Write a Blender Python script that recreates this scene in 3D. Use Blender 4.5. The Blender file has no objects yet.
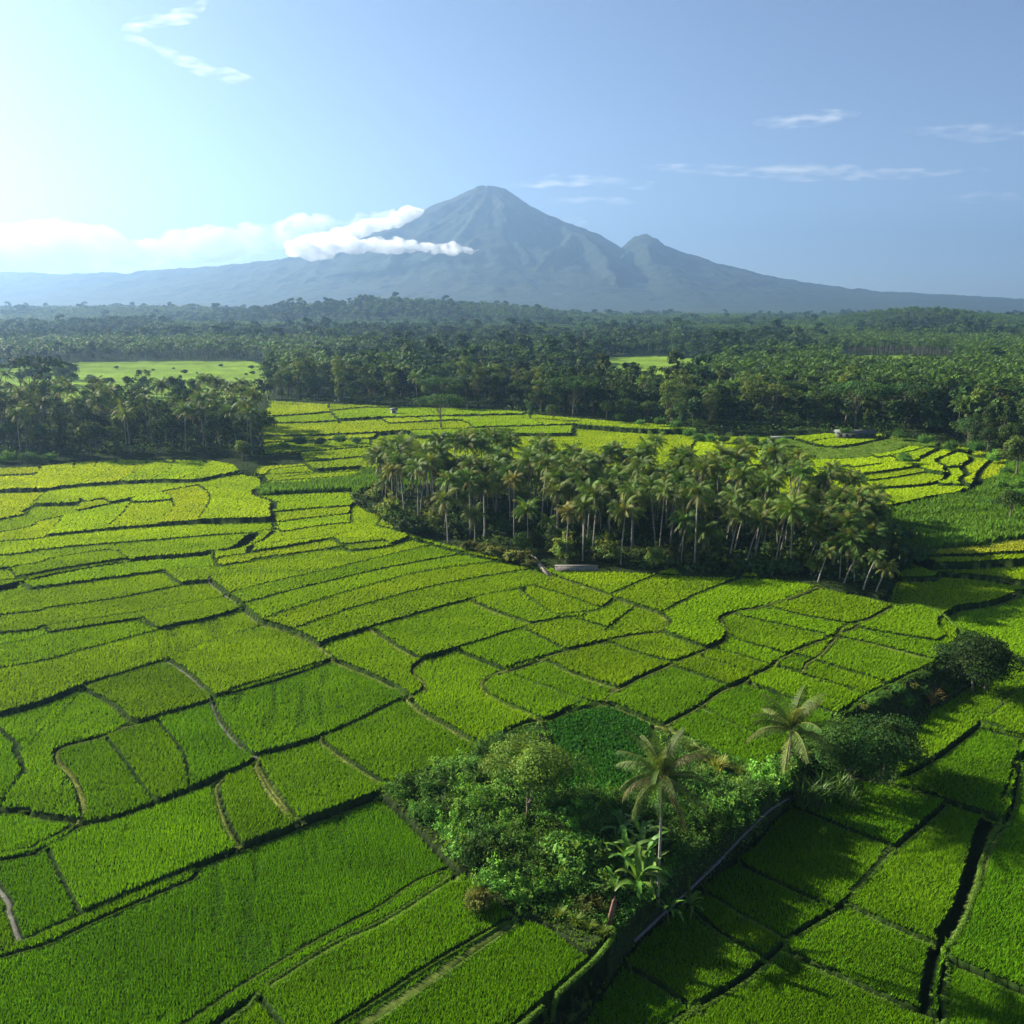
import bpy, math, random
import numpy as np
rng = np.random.default_rng(7); random.seed(7)
PI = math.pi; R = math.radians
scene = bpy.context.scene
COL = scene.collection
# ------------------------------------------------------------------ camera frame used for the survey of the place
F_PX = 950.0; H_CAM = 58.0; HORIZON = 305.0
PITCH = math.atan((512 - HORIZON) / F_PX)
CP, SP = math.cos(PITCH), math.sin(PITCH)
SUN_EL, SUN_AZ = R(27), R(64)          # azimuth: degrees left of the viewing direction (+Y)
HZ_TOP = 980.0

def base_plane(Y):
    Y = np.asarray(Y, float)
    return np.where(Y < 450, 0.03 * (Y - 66), 11.52 - 0.0018 * (Y - 450))

# ------------------------------------------------------------------ small numeric helpers
def sstep(a, b, x):
    t = np.clip((np.asarray(x, float) - a) / (b - a), 0, 1); return t * t * (3 - 2 * t)
_perm = rng.random((256, 256))
def vnoise(x, y):
    x = np.asarray(x, float); y = np.asarray(y, float)
    xi = np.floor(x).astype(int); yi = np.floor(y).astype(int)
    fx = x - xi; fy = y - yi; fx = fx * fx * (3 - 2 * fx); fy = fy * fy * (3 - 2 * fy)
    a = _perm[xi & 255, yi & 255]; b = _perm[(xi + 1) & 255, yi & 255]
    c = _perm[xi & 255, (yi + 1) & 255]; d = _perm[(xi + 1) & 255, (yi + 1) & 255]
    return (a * (1 - fx) + b * fx) * (1 - fy) + (c * (1 - fx) + d * fx) * fy
def fbm(x, y, o=4, ridged=False):
    s = 0; a = 0.5; t = 0
    for i in range(o):
        n = vnoise(x * 2 ** i + 17.3 * i, y * 2 ** i + 9.1 * i)
        if ridged: n = 1 - np.abs(2 * n - 1)
        s = s + a * n; t += a; a *= 0.5
    return s / t
def smooth_line(pts, step=5.0):
    P = np.array(pts, float)
    if len(P) < 2: return P
    if len(P) > 2:
        out = []
        for i in range(len(P) - 1):
            p0 = P[max(i - 1, 0)]; p1 = P[i]; p2 = P[i + 1]; p3 = P[min(i + 2, len(P) - 1)]
            n = max(1, int(np.hypot(*(p2 - p1)) / step))
            t = (np.arange(n) / n)[:, None]
            c = 0.5 * ((2 * p1) + (-p0 + p2) * t + (2 * p0 - 5 * p1 + 4 * p2 - p3) * t ** 2 + (-p0 + 3 * p1 - 3 * p2 + p3) * t ** 3)
            out.append(c)
        out.append(P[-1:]); return np.concatenate(out)
    n = max(1, int(np.hypot(*(P[1] - P[0])) / step)); t = np.linspace(0, 1, n + 1)[:, None]
    return P[0] * (1 - t) + P[1] * t
def in_poly(x, y, poly):
    x = np.asarray(x, float); y = np.asarray(y, float); r = np.zeros(x.shape, bool)
    n = len(poly)
    for i in range(n):
        x1, y1 = poly[i]; x2, y2 = poly[(i + 1) % n]
        if y1 == y2: continue
        c = ((y1 > y) != (y2 > y)) & (x < (x2 - x1) * (y - y1) / (y2 - y1) + x1)
        r ^= c
    return r

# ------------------------------------------------------------------ survey: bunds, ditches and paths of the paddies
REG = dict(A=(0, 420, .3418), B=(0, 700, .32227), C=(230, 520, .3418), D=(380, 700, .3165), E=(500, 540, .3418),
           F=(680, 560, .3359), G=(680, 740, .3359), H=(600, 400, .4141), J=(860, 420, .1952), K=(0, 350, .2734),
           M=(230, 290, .332), N=(480, 700, .2539), P=(0, 0, 1.0))
# line kinds: half width m, crest height m, ground colour key, grass
KIND = dict(b=(.28, .16, 'bund', 1), t=(.30, .16, 'bund', 1), n=(0., 0., 'mud_shade', 0), p=(.50, .18, 'straw', 1),
            s=(.35, .06, 'stone', 0), d=(1.5, -1.0, 'mud_shade', 0), g=(.52, .16, 'bund', 1), e=(0., 0., 'mud_shade', 0), k=(.8, -.5, 'mud_shade', 0))
GAP_LOW, GAP_UP = .27, .12          # shade painted as dark soil at a step's foot; bare edge above, same colour
LINES = """
A g 0,292 60,270 110,236 150,205 300,188 440,180 570,178 640,162 700,148
A b 0,208 75,205 150,205
A b -20,140 110,132 200,120 330,112 440,113 600,113 690,130 700,148
A n 215,116 215,142
A n 340,114 328,138 250,188
A n 430,113 424,130 345,184
A n 508,113 500,140 440,180
A n 600,113 590,140 520,178
A n 282,116 262,150 180,192
A n 118,134 98,165 20,206
A n 0,162 95,156
A n 0,330 110,295 230,265 380,229 470,207 570,186
A n 100,248 225,243 300,230
A n 385,240 440,238 500,232
A b 0,358 150,340 310,322 460,309 580,300 700,297 805,293
A n 235,230 223,265
A n 178,284 162,312 130,342
A n 382,232 368,260 308,323
A n 472,207 502,226 510,252 490,285 460,309
A n 574,184 608,205 614,240 598,270 580,300
A k 700,148 765,164 777,190 742,205 752,222 800,243 796,268 800,293 805,318
A t 0,400 100,383 300,362 500,345 640,332 740,325 805,315
A d 740,328 715,356 680,376 560,395 400,408 250,432 100,466 0,492 -40,504
A b 0,438 150,405 320,378 370,400
A b 370,402 330,408 180,434 45,462 0,470
A n 32,437 45,462
A b 90,497 300,466 480,440 640,428
A b 480,440 525,478
A b 625,400 640,430
A t 0,575 150,550 350,519 525,481 620,470
A b 640,432 800,398 1010,372
A b 645,405 800,380 975,345
A k 805,316 780,345 735,372
A n 800,272 900,262 1024,251
A n 800,303 900,288 1024,272
A n 775,190 860,188 1024,170
A n 755,222 880,214 1024,208
A b 828,330 920,312 1024,299
A b 770,368 900,350 1024,329
A b 975,345 1015,380
A b 0,627 135,605 400,562 650,515
A b 0,660 140,625 300,598 420,578
A n 136,605 142,626
A b 405,580 465,612
A t 0,730 250,670 465,611 600,580 700,550
A t -20,872 250,776 490,696 600,651 750,600
A s 490,696 560,745 620,810 650,880 700,945 748,990
A t 632,812 800,765 965,704
A b 248,785 330,830 385,880 410,886
A t 408,884 520,850 622,818
A n 0,905 40,960 62,1010 75,1040
B n 0,85 60,170 75,215 45,270 10,315 0,347
B b 0,350 60,350 140,368 258,385
B p 412,72 330,105 200,140 165,165 168,195 210,240 238,300 256,380
B t -10,498 120,465 200,428 262,388 350,370 480,322 590,280 680,240 790,188
B b 0,480 120,448 225,398
B n 335,118 400,205 440,265 482,322
B n 490,60 560,150 582,210 588,282
B p 690,252 684,268 690,310 715,390 752,455
B b 675,262 672,275 684,330 712,410 740,458
B p 800,185 850,270 932,385
B t -20,790 100,742 250,672 480,570 745,456 932,385
B b 0,803 150,757 300,682 600,548
B n 150,462 190,550 252,668
B s -10,560 40,660 70,748
P t 160,1045 258,977 330,933 377,907 415,880 452,864
P g 185,1045 270,985 337,942 380,922 415,900 457,871
B n 815,930 875,1010
C b -12,135 150,105 308,78 450,60
C b 303,52 345,90
C b 345,90 450,77 535,46
C t 10,217 150,180 350,130 600,62
C t 40,252 200,205 450,140 690,90
C t 110,293 300,225 550,150 765,116
C b 188,328 350,265 600,190 868,138
C t 275,362 450,305 700,230 930,177 955,160
C b 430,15 550,50 680,86 780,112 870,136 955,160
C s -62,172 0,222 35,250 90,296
C p 90,296 190,330 250,360 290,395 360,430 450,470 520,512 560,555 650,610 742,667
C p 425,322 500,375 558,408
C p 725,243 800,275 884,305
C b 558,408 700,365 850,315 950,290 1030,283
C p 558,408 530,432 532,455 562,482 560,505 522,525
C p 1030,368 950,392 850,430 765,455 738,482 760,515 820,550 915,590
C b 680,385 800,437
C b 870,322 975,378
C n 860,208 890,245 955,280
C b 925,410 975,432 1030,458
C b 830,455 920,490 1030,532
C t 0,502 150,455 290,408
C t 80,692 280,630 490,525 522,512
C p 270,640 330,690 460,778
C t 200,888 450,790 560,740 742,667
C p 80,700 120,790 202,888
C b 75,692 40,722 -50,760
C t -40,990 100,935 200,888
C g 430,800 540,745 640,720 760,672
C e 445,805 510,862 600,960 650,1012
D e 205,525 240,535 270,540 350,600 430,682
P t 310,1045 377,1000 427,966 507,918 516,916
P g 335,1050 381,1018 440,976 516,922
D g 440,1030 520,965 600,900 675,825 705,790 735,660
D e 430,682 520,702 640,790 690,805
D b 800,850 900,910 985,975 1011,985
D b 985,975 930,1040
E p -10,388 80,356 180,326 320,292 400,276 480,265 503,248 480,220 420,198 322,163 250,135 165,105
E b 110,135 200,165 290,200
E b 65,150 150,215 185,222
E b 178,222 280,207 325,178
E t 322,163 420,115 505,82
E t 472,215 560,165 640,130 740,92
E p 940,132 850,170 760,195 680,210 638,232 660,270 652,297 600,320 500,360 420,395 350,435 310,468
E b 240,235 325,262
E n 392,195 345,232 310,265
E b 325,298 400,330 500,358
E b 488,275 600,320
E p 140,350 230,395 350,437
E b 40,395 150,435 268,477
E b -20,460 130,532
E p 1030,258 950,290 850,330 770,380 700,415 640,440 580,485 490,537
E b 512,368 660,425
E n 595,345 755,392
E b 638,320 790,368
E n 695,293 825,332
E b 706,220 830,250 945,276
E b 797,198 900,225 1012,246
E n 735,415 830,455
E b 588,488 680,540 790,592
E n 817,370 930,405 1030,437
E n 868,335 950,360 1030,386
E b 980,278 1030,290
E g 130,532 200,500 285,478
E p 285,478 330,480 400,510 550,580 650,635 730,677 790,648 840,615
F p 370,308 420,280 480,205 560,175 632,133
F b 410,75 520,105 632,133 700,138 770,165 800,192 835,225
F b 262,142 330,108 410,75
F n 545,203 640,222 765,242
F p 468,228 560,245 765,300
F n 343,283 480,325 625,372
F n 298,316 420,360 555,402
F n 210,368 310,405 450,455
F g 830,222 815,260 755,305 680,340 620,370 550,405 490,445
F g 628,674 640,662 760,592 900,482 960,432 1040,370
F b 903,485 960,505 1040,532
F b 1015,528 985,640 960,722
F n 900,490 1024,535
F e 500,445 530,520 560,620 640,662
P e 893,780 905,745 930,715 960,692 985,675 1006,656 1060,668
P e 938,626 960,648 1006,656
P b 787,750 815,732 845,709
P e 792,799 820,790 848,777
P e 687,894 655,925 633,947 610,980 575,1040
C g 742,667 800,625 860,597 930,582 1030,532
P b 700,432 690,450 700,475 760,495 872,512
P b 420,447 560,447 690,452
P b 372,470 520,471 700,475
P b 572,424 640,430 700,432
N e 255,100 300,210 290,330 380,380 470,410 560,380 640,300 660,180 690,100
P e -120,380 -120,1129
P e 1160,380 1160,1129
P e -120,392 -60,440 -40,463
G g 792,182 720,250 640,320 560,410 490,482 400,540 310,600 180,710 30,800 -20,835
G b 500,108 630,135 792,182 940,232 965,240
G g 1040,20 1010,62 985,200 930,300 885,430 845,540 795,640 770,760 775,860
G k 900,268 865,400 828,520 770,620 738,790
G b 325,188 420,230 520,275 645,322
G b 175,350 195,375 320,440 440,495
G b 70,450 190,530 310,596
G b 495,485 620,550 765,612
G b 335,635 450,690 600,760 745,822 770,830
G b 800,655 900,700 1040,762
G b 10,470 100,560 245,648
G e 20,460 75,420 200,330 270,245 335,175
G b 690,152 760,165 792,182
H b 475,90 550,79 610,81 680,90
H k 470,94 545,114 600,112 690,92
H n 520,98 605,83
H b 245,137 330,117 400,117 420,128
H n 300,141 388,117
H n 375,96 460,92
H n 415,130 500,127
H b 290,168 435,152 515,132
H b 300,182 440,160 560,140
H b 310,205 448,177 600,160
H n 560,172 680,155
J b -160,200 -20,195 90,178 200,146 240,128
J b 90,196 200,175 320,138
J k 280,216 340,178 400,145
J n 190,214 285,212
J k 500,153 440,180 392,207 400,222 430,240 452,280 420,310 300,335 110,350 -20,362 -300,388
J n 290,238 350,265 448,280
J n -300,262 -20,253 130,230
J b -300,312 -20,290 200,257 290,237
J b 40,314 200,290 312,265
J k 515,302 545,280 520,240 570,205 560,165
J n 430,242 520,238
J k 600,308 612,270 640,235 682,190
J d 60,470 250,432 400,392 520,372 590,335 625,312
J b 625,312 700,298 742,260 768,200
J n 405,330 550,335
J b 240,128 400,140 500,152 580,180 682,190 768,200 800,215 860,225
J e 330,422 500,410 640,412 860,420
J e -40,560 110,580 260,690
J g 260,690 500,660 700,632 860,606
J n 310,706 600,700 860,674
J t 380,757 600,745 860,718
J p 400,770 600,805 770,845 860,862
J b 190,826 360,826 395,802 400,770
J p 400,985 600,962 720,932 805,893 860,880
J k 262,690 320,720 400,770
P b 262,372 268,400 262,430 265,456
P e 268,400 340,404 412,406 480,408 525,412 600,420 650,424 700,431 760,433 790,431 850,433 890,435 950,445 1005,458 1040,470
M b 130,382 250,372 400,352 480,354
M b 110,402 250,398 420,386 520,384 660,378 880,372
M n 480,402 640,392 900,381
M b 90,442 250,440 400,432 480,428
M b 90,462 260,452 430,444
M b 90,500 230,488 420,470
M b 85,532 240,520 400,502
M b 90,558 250,548 390,538
M b 100,580 250,568 380,560
M b 480,426 700,416 1030,404
M b 560,442 760,434 1030,432
M n 660,378 720,400
M n 300,360 330,400
M n 560,384 600,396
M n 900,382 940,404
P e 352,500 372,507 400,532 440,546 500,561 550,568
P e 550,568 600,571 700,576 760,577 800,580 818,587
P e 818,587 850,592 885,597
P e 885,597 905,560 890,530 850,520 780,508 700,500 620,495 520,490 420,488 375,486 352,500
P b 270,470 300,466 350,462 420,460
P b 272,480 310,474 370,470
P n 300,456 310,470
"""
LN = []
for ln in LINES.strip().splitlines():
    rg, kd, *pts = ln.split()
    x0, y0, s = REG[rg]
    P = [(x0 + float(q.split(',')[0]) * s, y0 + float(q.split(',')[1]) * s) for q in pts]
    # carry bunds on beyond the surveyed edge
    for end, nxt in ((0, 1), (-1, -2)):
        ex, ey = P[end]
        if -22 <= ex <= 2 or ex >= 1021 or ey >= 1020:
            dx, dy = ex - P[nxt][0], ey - P[nxt][1]; L = math.hypot(dx, dy)
            q = (ex + dx / L * 330, ey + dy / L * 330 * (.6 if ey < 900 else 1))
            if end == 0: P.insert(0, q)
            else: P.append(q)
    LN.append((kd, smooth_line(P)))
# join loose ends to the nearest neighbouring bund
ALLP = [p for _, p in LN]
for i, (kd, P) in enumerate(LN):
    others = np.concatenate([q for j, q in enumerate(ALLP) if j != i])
    for end in (0, -1):
        e = P[end]
        if not (-5 < e[0] < 1029 and e[1] < 1029): continue
        d = np.hypot(*(others - e).T); j = int(d.argmin())
        lim = 16 if e[1] > 560 else 10
        if .4 < d[j] < lim:
            # prefer what lies straight ahead
            t = P[end] - P[2 if end == 0 and len(P) > 2 else (-3 if len(P) > 2 else (1 if end == 0 else -2))]; t = t / (np.hypot(*t) + 1e-9)
            ahead = ((others - e) @ t) / (d + 1e-6); c = np.where((ahead > .5) & (d < lim), d, 1e9)
            jj = int(c.argmin()) if c.min() < 1e8 and c.min() < d[j] + 5 else j
            q = others[jj][None]
            P = np.vstack([q, P]) if end == 0 else np.vstack([P, q])
    LN[i] = (kd, P)
for y in (1090,):                                   # a closing bund below the surveyed area
    LN.append(('b', smooth_line([(-400, y + 60), (200, y + 15), (700, y + 30), (1400, y - 30)])))

# what grows in a cell: (x, y, use)   uses: rice, vine, scrub, thicket, floor, grass, ripe
SEEDS = [(600, 745, 'vine'), (520, 800, 'thicket'), (690, 840, 'thicket'), (880, 735, 'thicket'),
         (600, 380, 'floor'), (100, 430, 'floor'), (600, 540, 'floor'), (450, 520, 'floor'), (930, 515, 'scrub'), (960, 540, 'scrub'), (1000, 530, 'scrub'), (900, 548, 'scrub'),
         (960, 552, 'ripe'), (1010, 480, 'scrub'), (900, 441, 'grass'),
         (640, 880, 'thicket'), (580, 900, 'thicket'), (700, 870, 'thicket'), (740, 780, 'thicket'), (870, 535, 'floor')]
CLEARINGS = [  # open fields among the forest, surveyed outlines
    [(-60, 372), (60, 365), (85, 362), (250, 361), (272, 368), (268, 392), (230, 408), (110, 408), (40, 400), (-60, 402)],
    [(596, 357), (650, 355), (708, 360), (712, 386), (640, 390), (594, 384)],
    [(838, 356), (900, 355), (955, 358), (960, 378), (838, 378)],
    [(325, 366), (370, 365), (372, 380), (325, 380)]]
# ------------------------------------------------------------------ survey raster: cells, distances to bunds, levels
S2 = 2; RX0, RX1, RY0, RY1 = -300, 1324, 340, 1130
NX, NY = (RX1 - RX0) * S2, (RY1 - RY0) * S2
px = RX0 + (np.arange(NX) + .5) / S2; py = RY0 + (np.arange(NY) + .5) / S2
PX, PY = np.meshgrid(px, py)
BANK = np.array([(800, 556), (850, 580), (890, 600), (935, 620), (952, 640), (938, 660), (905, 684), (846, 712), (788, 768), (738, 812), (668, 870), (624, 914), (590, 955), (530, 1010), (390, 1130)], float)
def bank_off(x, y):
    """the low ground to the right, below the bank"""
    x = np.asarray(x, float); y = np.asarray(y, float)
    best = np.full(x.shape, 1e9); sgn = np.zeros(x.shape)
    for i in range(len(BANK) - 1):
        a, b = BANK[i], BANK[i + 1]; d = b - a; L2 = d @ d
        t = np.clip(((x - a[0]) * d[0] + (y - a[1]) * d[1]) / L2, 0, 1)
        ex = x - a[0] - t * d[0]; ey = y - a[1] - t * d[1]; q = ex * ex + ey * ey
        m = q < best
        best = np.where(m, q, best); sgn = np.where(m, np.sign(d[0] * ey - d[1] * ex), sgn)
    sd = np.sqrt(best) * -sgn                         # >0 on the low side
    fade = sstep(548, 590, y)
    return -3.6 * sstep(-2, 26, sd) * fade
def px_dir(x, y):
    u = (np.asarray(x, float) - 512) / F_PX; v = (np.asarray(y, float) - 512) / F_PX
    return u, CP - v * SP, -SP - v * CP
def ground_at(x, y, off=None):
    """survey pixel -> X, Y, Z on the un-terraced ground"""
    dx, dy, dz = px_dir(x, y)
    o = bank_off(x, y) if off is None else off
    a, b = -1.98, .03
    t = (H_CAM - a - o) / (b * dy - dz)
    far = (t * dy > 450)
    a2, b2 = 11.52 + .0018 * 450, -.0018
    t = np.where(far, (H_CAM - a2 - o) / np.maximum(b2 * dy - dz, 1e-4), t)
    return t * dx, t * dy, H_CAM + t * dz
SGN = 1
_test = bank_off(np.array([1000.]), np.array([900.]))
OFF = bank_off(PX, PY)
WX, WY, WZ = ground_at(PX, PY, OFF)
def to_px(X, Y):
    X = np.asarray(X, float); Y = np.asarray(Y, float); o = np.zeros(X.shape)
    for k in range(5):
        z = base_plane(Y) + o
        f = Y * CP - (z - H_CAM) * SP; up = Y * SP + (z - H_CAM) * CP
        f = np.maximum(f, 1.)
        x = 512 + F_PX * X / f; y = 512 - F_PX * up / f
        if k < 4:
            i = np.clip(((x - RX0) * S2).astype(int), 0, NX - 1); j = np.clip(((y - RY0) * S2).astype(int), 0, NY - 1)
            o = .5 * o + .5 * OFF[j, i] if k else OFF[j, i]
    return x, y, z
mark = np.zeros((NY, NX), bool)
DIST = np.full((NY, NX), 9., np.float32); LKIND = np.full((NY, NX), -1, np.int8)
KEYS = list(KIND)
for kd, P in LN:
    # occupied cells
    for i in range(len(P) - 1):
        a, b = P[i], P[i + 1]; n = max(2, int(np.hypot(*(b - a)) * S2 * 2))
        t = np.linspace(0, 1, n)[:, None]; q = a * (1 - t) + b * t
        ii = ((q[:, 0] - RX0) * S2).astype(int); jj = ((q[:, 1] - RY0) * S2).astype(int)
        ok = (ii > 0) & (ii < NX - 1) & (jj > 0) & (jj < NY - 1); ii = ii[ok]; jj = jj[ok]
        mark[jj, ii] = True; mark[jj, ii + 1] = True; mark[jj + 1, ii] = True
    gx, gy, gz = ground_at(P[:, 0], P[:, 1])
    w = KIND[kd][0]; ki = KEYS.index(kd)
    for i in range(len(P) - 1):
        r = min(45., 5.0 * F_PX / max(gy[i], 40.))
        i0 = int(max(0, (min(P[i, 0], P[i + 1, 0]) - r - RX0) * S2)); i1 = int(min(NX, (max(P[i, 0], P[i + 1, 0]) + r - RX0) * S2 + 1))
        j0 = int(max(0, (min(P[i, 1], P[i + 1, 1]) - r - RY0) * S2)); j1 = int(min(NY, (max(P[i, 1], P[i + 1, 1]) + r - RY0) * S2 + 1))
        if i1 <= i0 or j1 <= j0: continue
        sx = WX[j0:j1, i0:i1]; sy = WY[j0:j1, i0:i1]
        dx, dy = gx[i + 1] - gx[i], gy[i + 1] - gy[i]; L2 = dx * dx + dy * dy + 1e-9
        t = np.clip(((sx - gx[i]) * dx + (sy - gy[i]) * dy) / L2, 0, 1)
        d = np.hypot(sx - gx[i] - t * dx, sy - gy[i] - t * dy)
        D = DIST[j0:j1, i0:i1]; m = d < D
        D[m] = d[m]; LKIND[j0:j1, i0:i1][m] = ki
# connected cells by runs
parent = []
def find(a):
    while parent[a] != a: parent[a] = parent[parent[a]]; a = parent[a]
    return a
LAB = np.full((NY, NX), -1, np.int32); prev = []
for j in range(NY):
    row = ~mark[j]; e = np.flatnonzero(np.diff(np.concatenate(([0], row.view(np.int8), [0]))))
    cur = []; k = 0
    for a, b in zip(e[::2], e[1::2]):
        idn = len(parent); parent.append(idn); cur.append((a, b, idn))
        while k < len(prev) and prev[k][1] <= a: k += 1
        q = k
        while q < len(prev) and prev[q][0] < b:
            ra, rb = find(prev[q][2]), find(idn)
            if ra != rb: parent[max(ra, rb)] = min(ra, rb)
            q += 1
        LAB[j, a:b] = idn
    prev = cur
root = np.array([find(i) for i in range(len(parent))]); uq, inv = np.unique(root, return_inverse=True)
LAB = np.where(LAB >= 0, inv[np.maximum(LAB, 0)], -1)
for it in range(8):
    for ax, sh in ((0, 1), (0, -1), (1, 1), (1, -1)):
        m = LAB < 0
        if not m.any(): break
        LAB[m] = np.roll(LAB, sh, ax)[m]
LAB = np.maximum(LAB, 0); NL = len(uq)
cnt = np.bincount(LAB.ravel(), minlength=NL).astype(float); cnt[cnt == 0] = 1
lev = np.bincount(LAB.ravel(), WZ.ravel(), NL) / cnt
ccx = np.bincount(LAB.ravel(), PX.ravel(), NL) / cnt; ccy = np.bincount(LAB.ravel(), PY.ravel(), NL) / cnt
cwx = np.bincount(LAB.ravel(), WX.ravel(), NL) / cnt; cwy = np.bincount(LAB.ravel(), WY.ravel(), NL) / cnt
USE = ['rice', 'vine', 'scrub', 'thicket', 'floor', 'grass', 'ripe']
use = np.zeros(NL, int)
for x, y, u in SEEDS:
    use[LAB[int((y - RY0) * S2), int((x - RX0) * S2)]] = USE.index(u)
use[(cnt < 60)] = 5
flat = np.isin(use, [0, 1, 6])
ZC = np.where(flat[LAB], lev[LAB], WZ).astype(np.float32)
# the lowest and highest level close by, to know which side of a step one stands on
def spread_ext(r, fn):
    A = ZC.copy()
    for ax in (0, 1):
        B0 = A.copy()
        for q in range(2, r + 1, 2):
            for sh in (q, -q):
                C0 = np.roll(B0, sh, ax); A = np.where(np.abs(C0 - ZC) < 2.6, fn(A, C0), A)
    return A
near = (PY > 690)
ZM = np.where(near, spread_ext(18, np.minimum), spread_ext(6, np.minimum)); ZX = np.where(near, spread_ext(18, np.maximum), spread_ext(6, np.maximum))
UC = use[LAB]
KW = np.array([KIND[q][0] for q in KEYS]); KH = np.array([KIND[q][1] for q in KEYS])
def lookup(X, Y):
    """label, distance to bund, bund kind, ground level, use at world points"""
    x, y, z = to_px(X, Y)
    i = ((x - RX0) * S2).astype(int); j = ((y - RY0) * S2).astype(int)
    ok = (i >= 0) & (i < NX) & (j >= 0) & (j < NY)
    i = np.clip(i, 0, NX - 1); j = np.clip(j, 0, NY - 1)
    lab = np.where(ok, LAB[j, i], -1); d = np.where(ok, DIST[j, i], 9.); k = np.where(ok, LKIND[j, i], -1)
    zc = np.where(ok, ZC[j, i], z); zm = np.where(ok, ZM[j, i], z); zx = np.where(ok, ZX[j, i], z); u = np.where(ok, UC[j, i], 4)
    kk = np.maximum(k, 0); wid = KW[kk]; hgt = KH[kk]; cen = d; fs = np.maximum(1., np.asarray(Y, float) / 170.); GL, GU = GAP_LOW * fs, GAP_UP * fs
    plain = (k >= 0) & (hgt >= 0)
    upper = plain & (zc - zm > .12); stepdn = plain & ~upper & (zx - zc > .12)
    wid = wid * fs ** .5; g0 = np.where(stepdn, GL, 0.); wl = np.where(plain & ~stepdn & ~upper, wid * .5 + np.where(wid > .05, .12, .04), wid)
    d = np.where(upper, cen - GU, np.where(plain, cen - g0 - wl, cen - wid))
    global_zone = np.where((k < 0) | (d > 0), 0, np.where(~plain, 3, np.where(upper | (cen < g0) | (wid < .05), 1, 2)))
    prof = np.clip(np.minimum(cen - g0 + np.where(stepdn, 0, .3), g0 + wl - cen) / .16, 0, 1)
    zg = np.where(global_zone == 1, np.minimum(zm, zc) - .05, np.where(global_zone == 2, zc - .02, np.where(global_zone == 3, zc + hgt * sstep(0., -.6, d), zc)))
    # outside the survey: rice country to the sides up close, forest far away
    u = np.where(~ok & (np.asarray(Y) < 300), 5, u)
    clr = np.zeros(x.shape, bool)
    for c in CLEARINGS: clr |= in_poly(x, y, c)
    return x, y, lab, d, np.where(global_zone > 0, k + 100 * global_zone, -1), zc, zg, u, clr
HILLS = [(-330, 2150, 330, 150, 42), (-20, 2300, 240, 140, 20), (-900, 2500, 600, 200, 22), (735, 1750, 150, 110, 30), (1000, 1900, 200, 100, 14), (-1500, 3000, 900, 300, 26), (230, 1050, 60, 40, 8), (-650, 1500, 300, 120, 8)]
def hills(X, Y):
    z = 0
    for hx, hy, rx, ry, h in HILLS: z = z + h * np.exp(-((X - hx) / rx) ** 2 - ((Y - hy) / ry) ** 2)
    return z * sstep(600, 1000, Y) + 8 * (fbm(X / 260, Y / 260, 3) - .5) * sstep(600, 1500, Y)
def ground_z(X, Y):
    X = np.atleast_1d(np.asarray(X, float)); Y = np.atleast_1d(np.asarray(Y, float))
    x, y, lab, d, k, zc, zm, u, clr = lookup(X, Y)
    return zc + hills(X, Y)

# ------------------------------------------------------------------ materials
def new_mat(name):
    m = bpy.data.materials.new(name); m.use_nodes = True; nt = m.node_tree; nt.nodes.clear()
    return m, nt, nt.nodes.new('ShaderNodeOutputMaterial')
def N(nt, t, **kw):
    n = nt.nodes.new(t)
    for k, v in kw.items(): setattr(n, k, v)
    return n
def mat_leaf(name, transl=.35, rough=.55, spec=.25, scale=(1, 1, 1), vary=.25, trans_tint=(1.25, 1.1, .5)):
    """leaf: colour from the plant's own tint attribute, a little different for each plant; lets light through"""
    m, nt, out = new_mat(name)
    a = N(nt, 'ShaderNodeAttribute', attribute_name='tint')
    oi = N(nt, 'ShaderNodeObjectInfo')
    mr = N(nt, 'ShaderNodeMapRange'); mr.inputs[3].default_value = 1 - vary; mr.inputs[4].default_value = 1 + vary
    nt.links.new(oi.outputs['Random'], mr.inputs[0])
    mul = N(nt, 'ShaderNodeVectorMath', operation='MULTIPLY'); mul.inputs[1].default_value = scale
    nt.links.new(a.outputs['Color'], mul.inputs[0])
    sc = N(nt, 'ShaderNodeVectorMath', operation='SCALE'); nt.links.new(mul.outputs[0], sc.inputs[0]); nt.links.new(mr.outputs[0], sc.inputs['Scale'])
    p = N(nt, 'ShaderNodeBsdfPrincipled'); p.inputs['Roughness'].default_value = rough; p.inputs['Specular IOR Level'].default_value = spec
    nt.links.new(sc.outputs[0], p.inputs['Base Color'])
    t = N(nt, 'ShaderNodeBsdfTranslucent')
    tm = N(nt, 'ShaderNodeVectorMath', operation='MULTIPLY'); tm.inputs[1].default_value = trans_tint
    nt.links.new(sc.outputs[0], tm.inputs[0]); nt.links.new(tm.outputs[0], t.inputs['Color'])
    mx = N(nt, 'ShaderNodeMixShader'); mx.inputs[0].default_value = transl
    nt.links.new(p.outputs[0], mx.inputs[1]); nt.links.new(t.outputs[0], mx.inputs[2]); nt.links.new(mx.outputs[0], out.inputs['Surface'])
    return m
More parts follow.
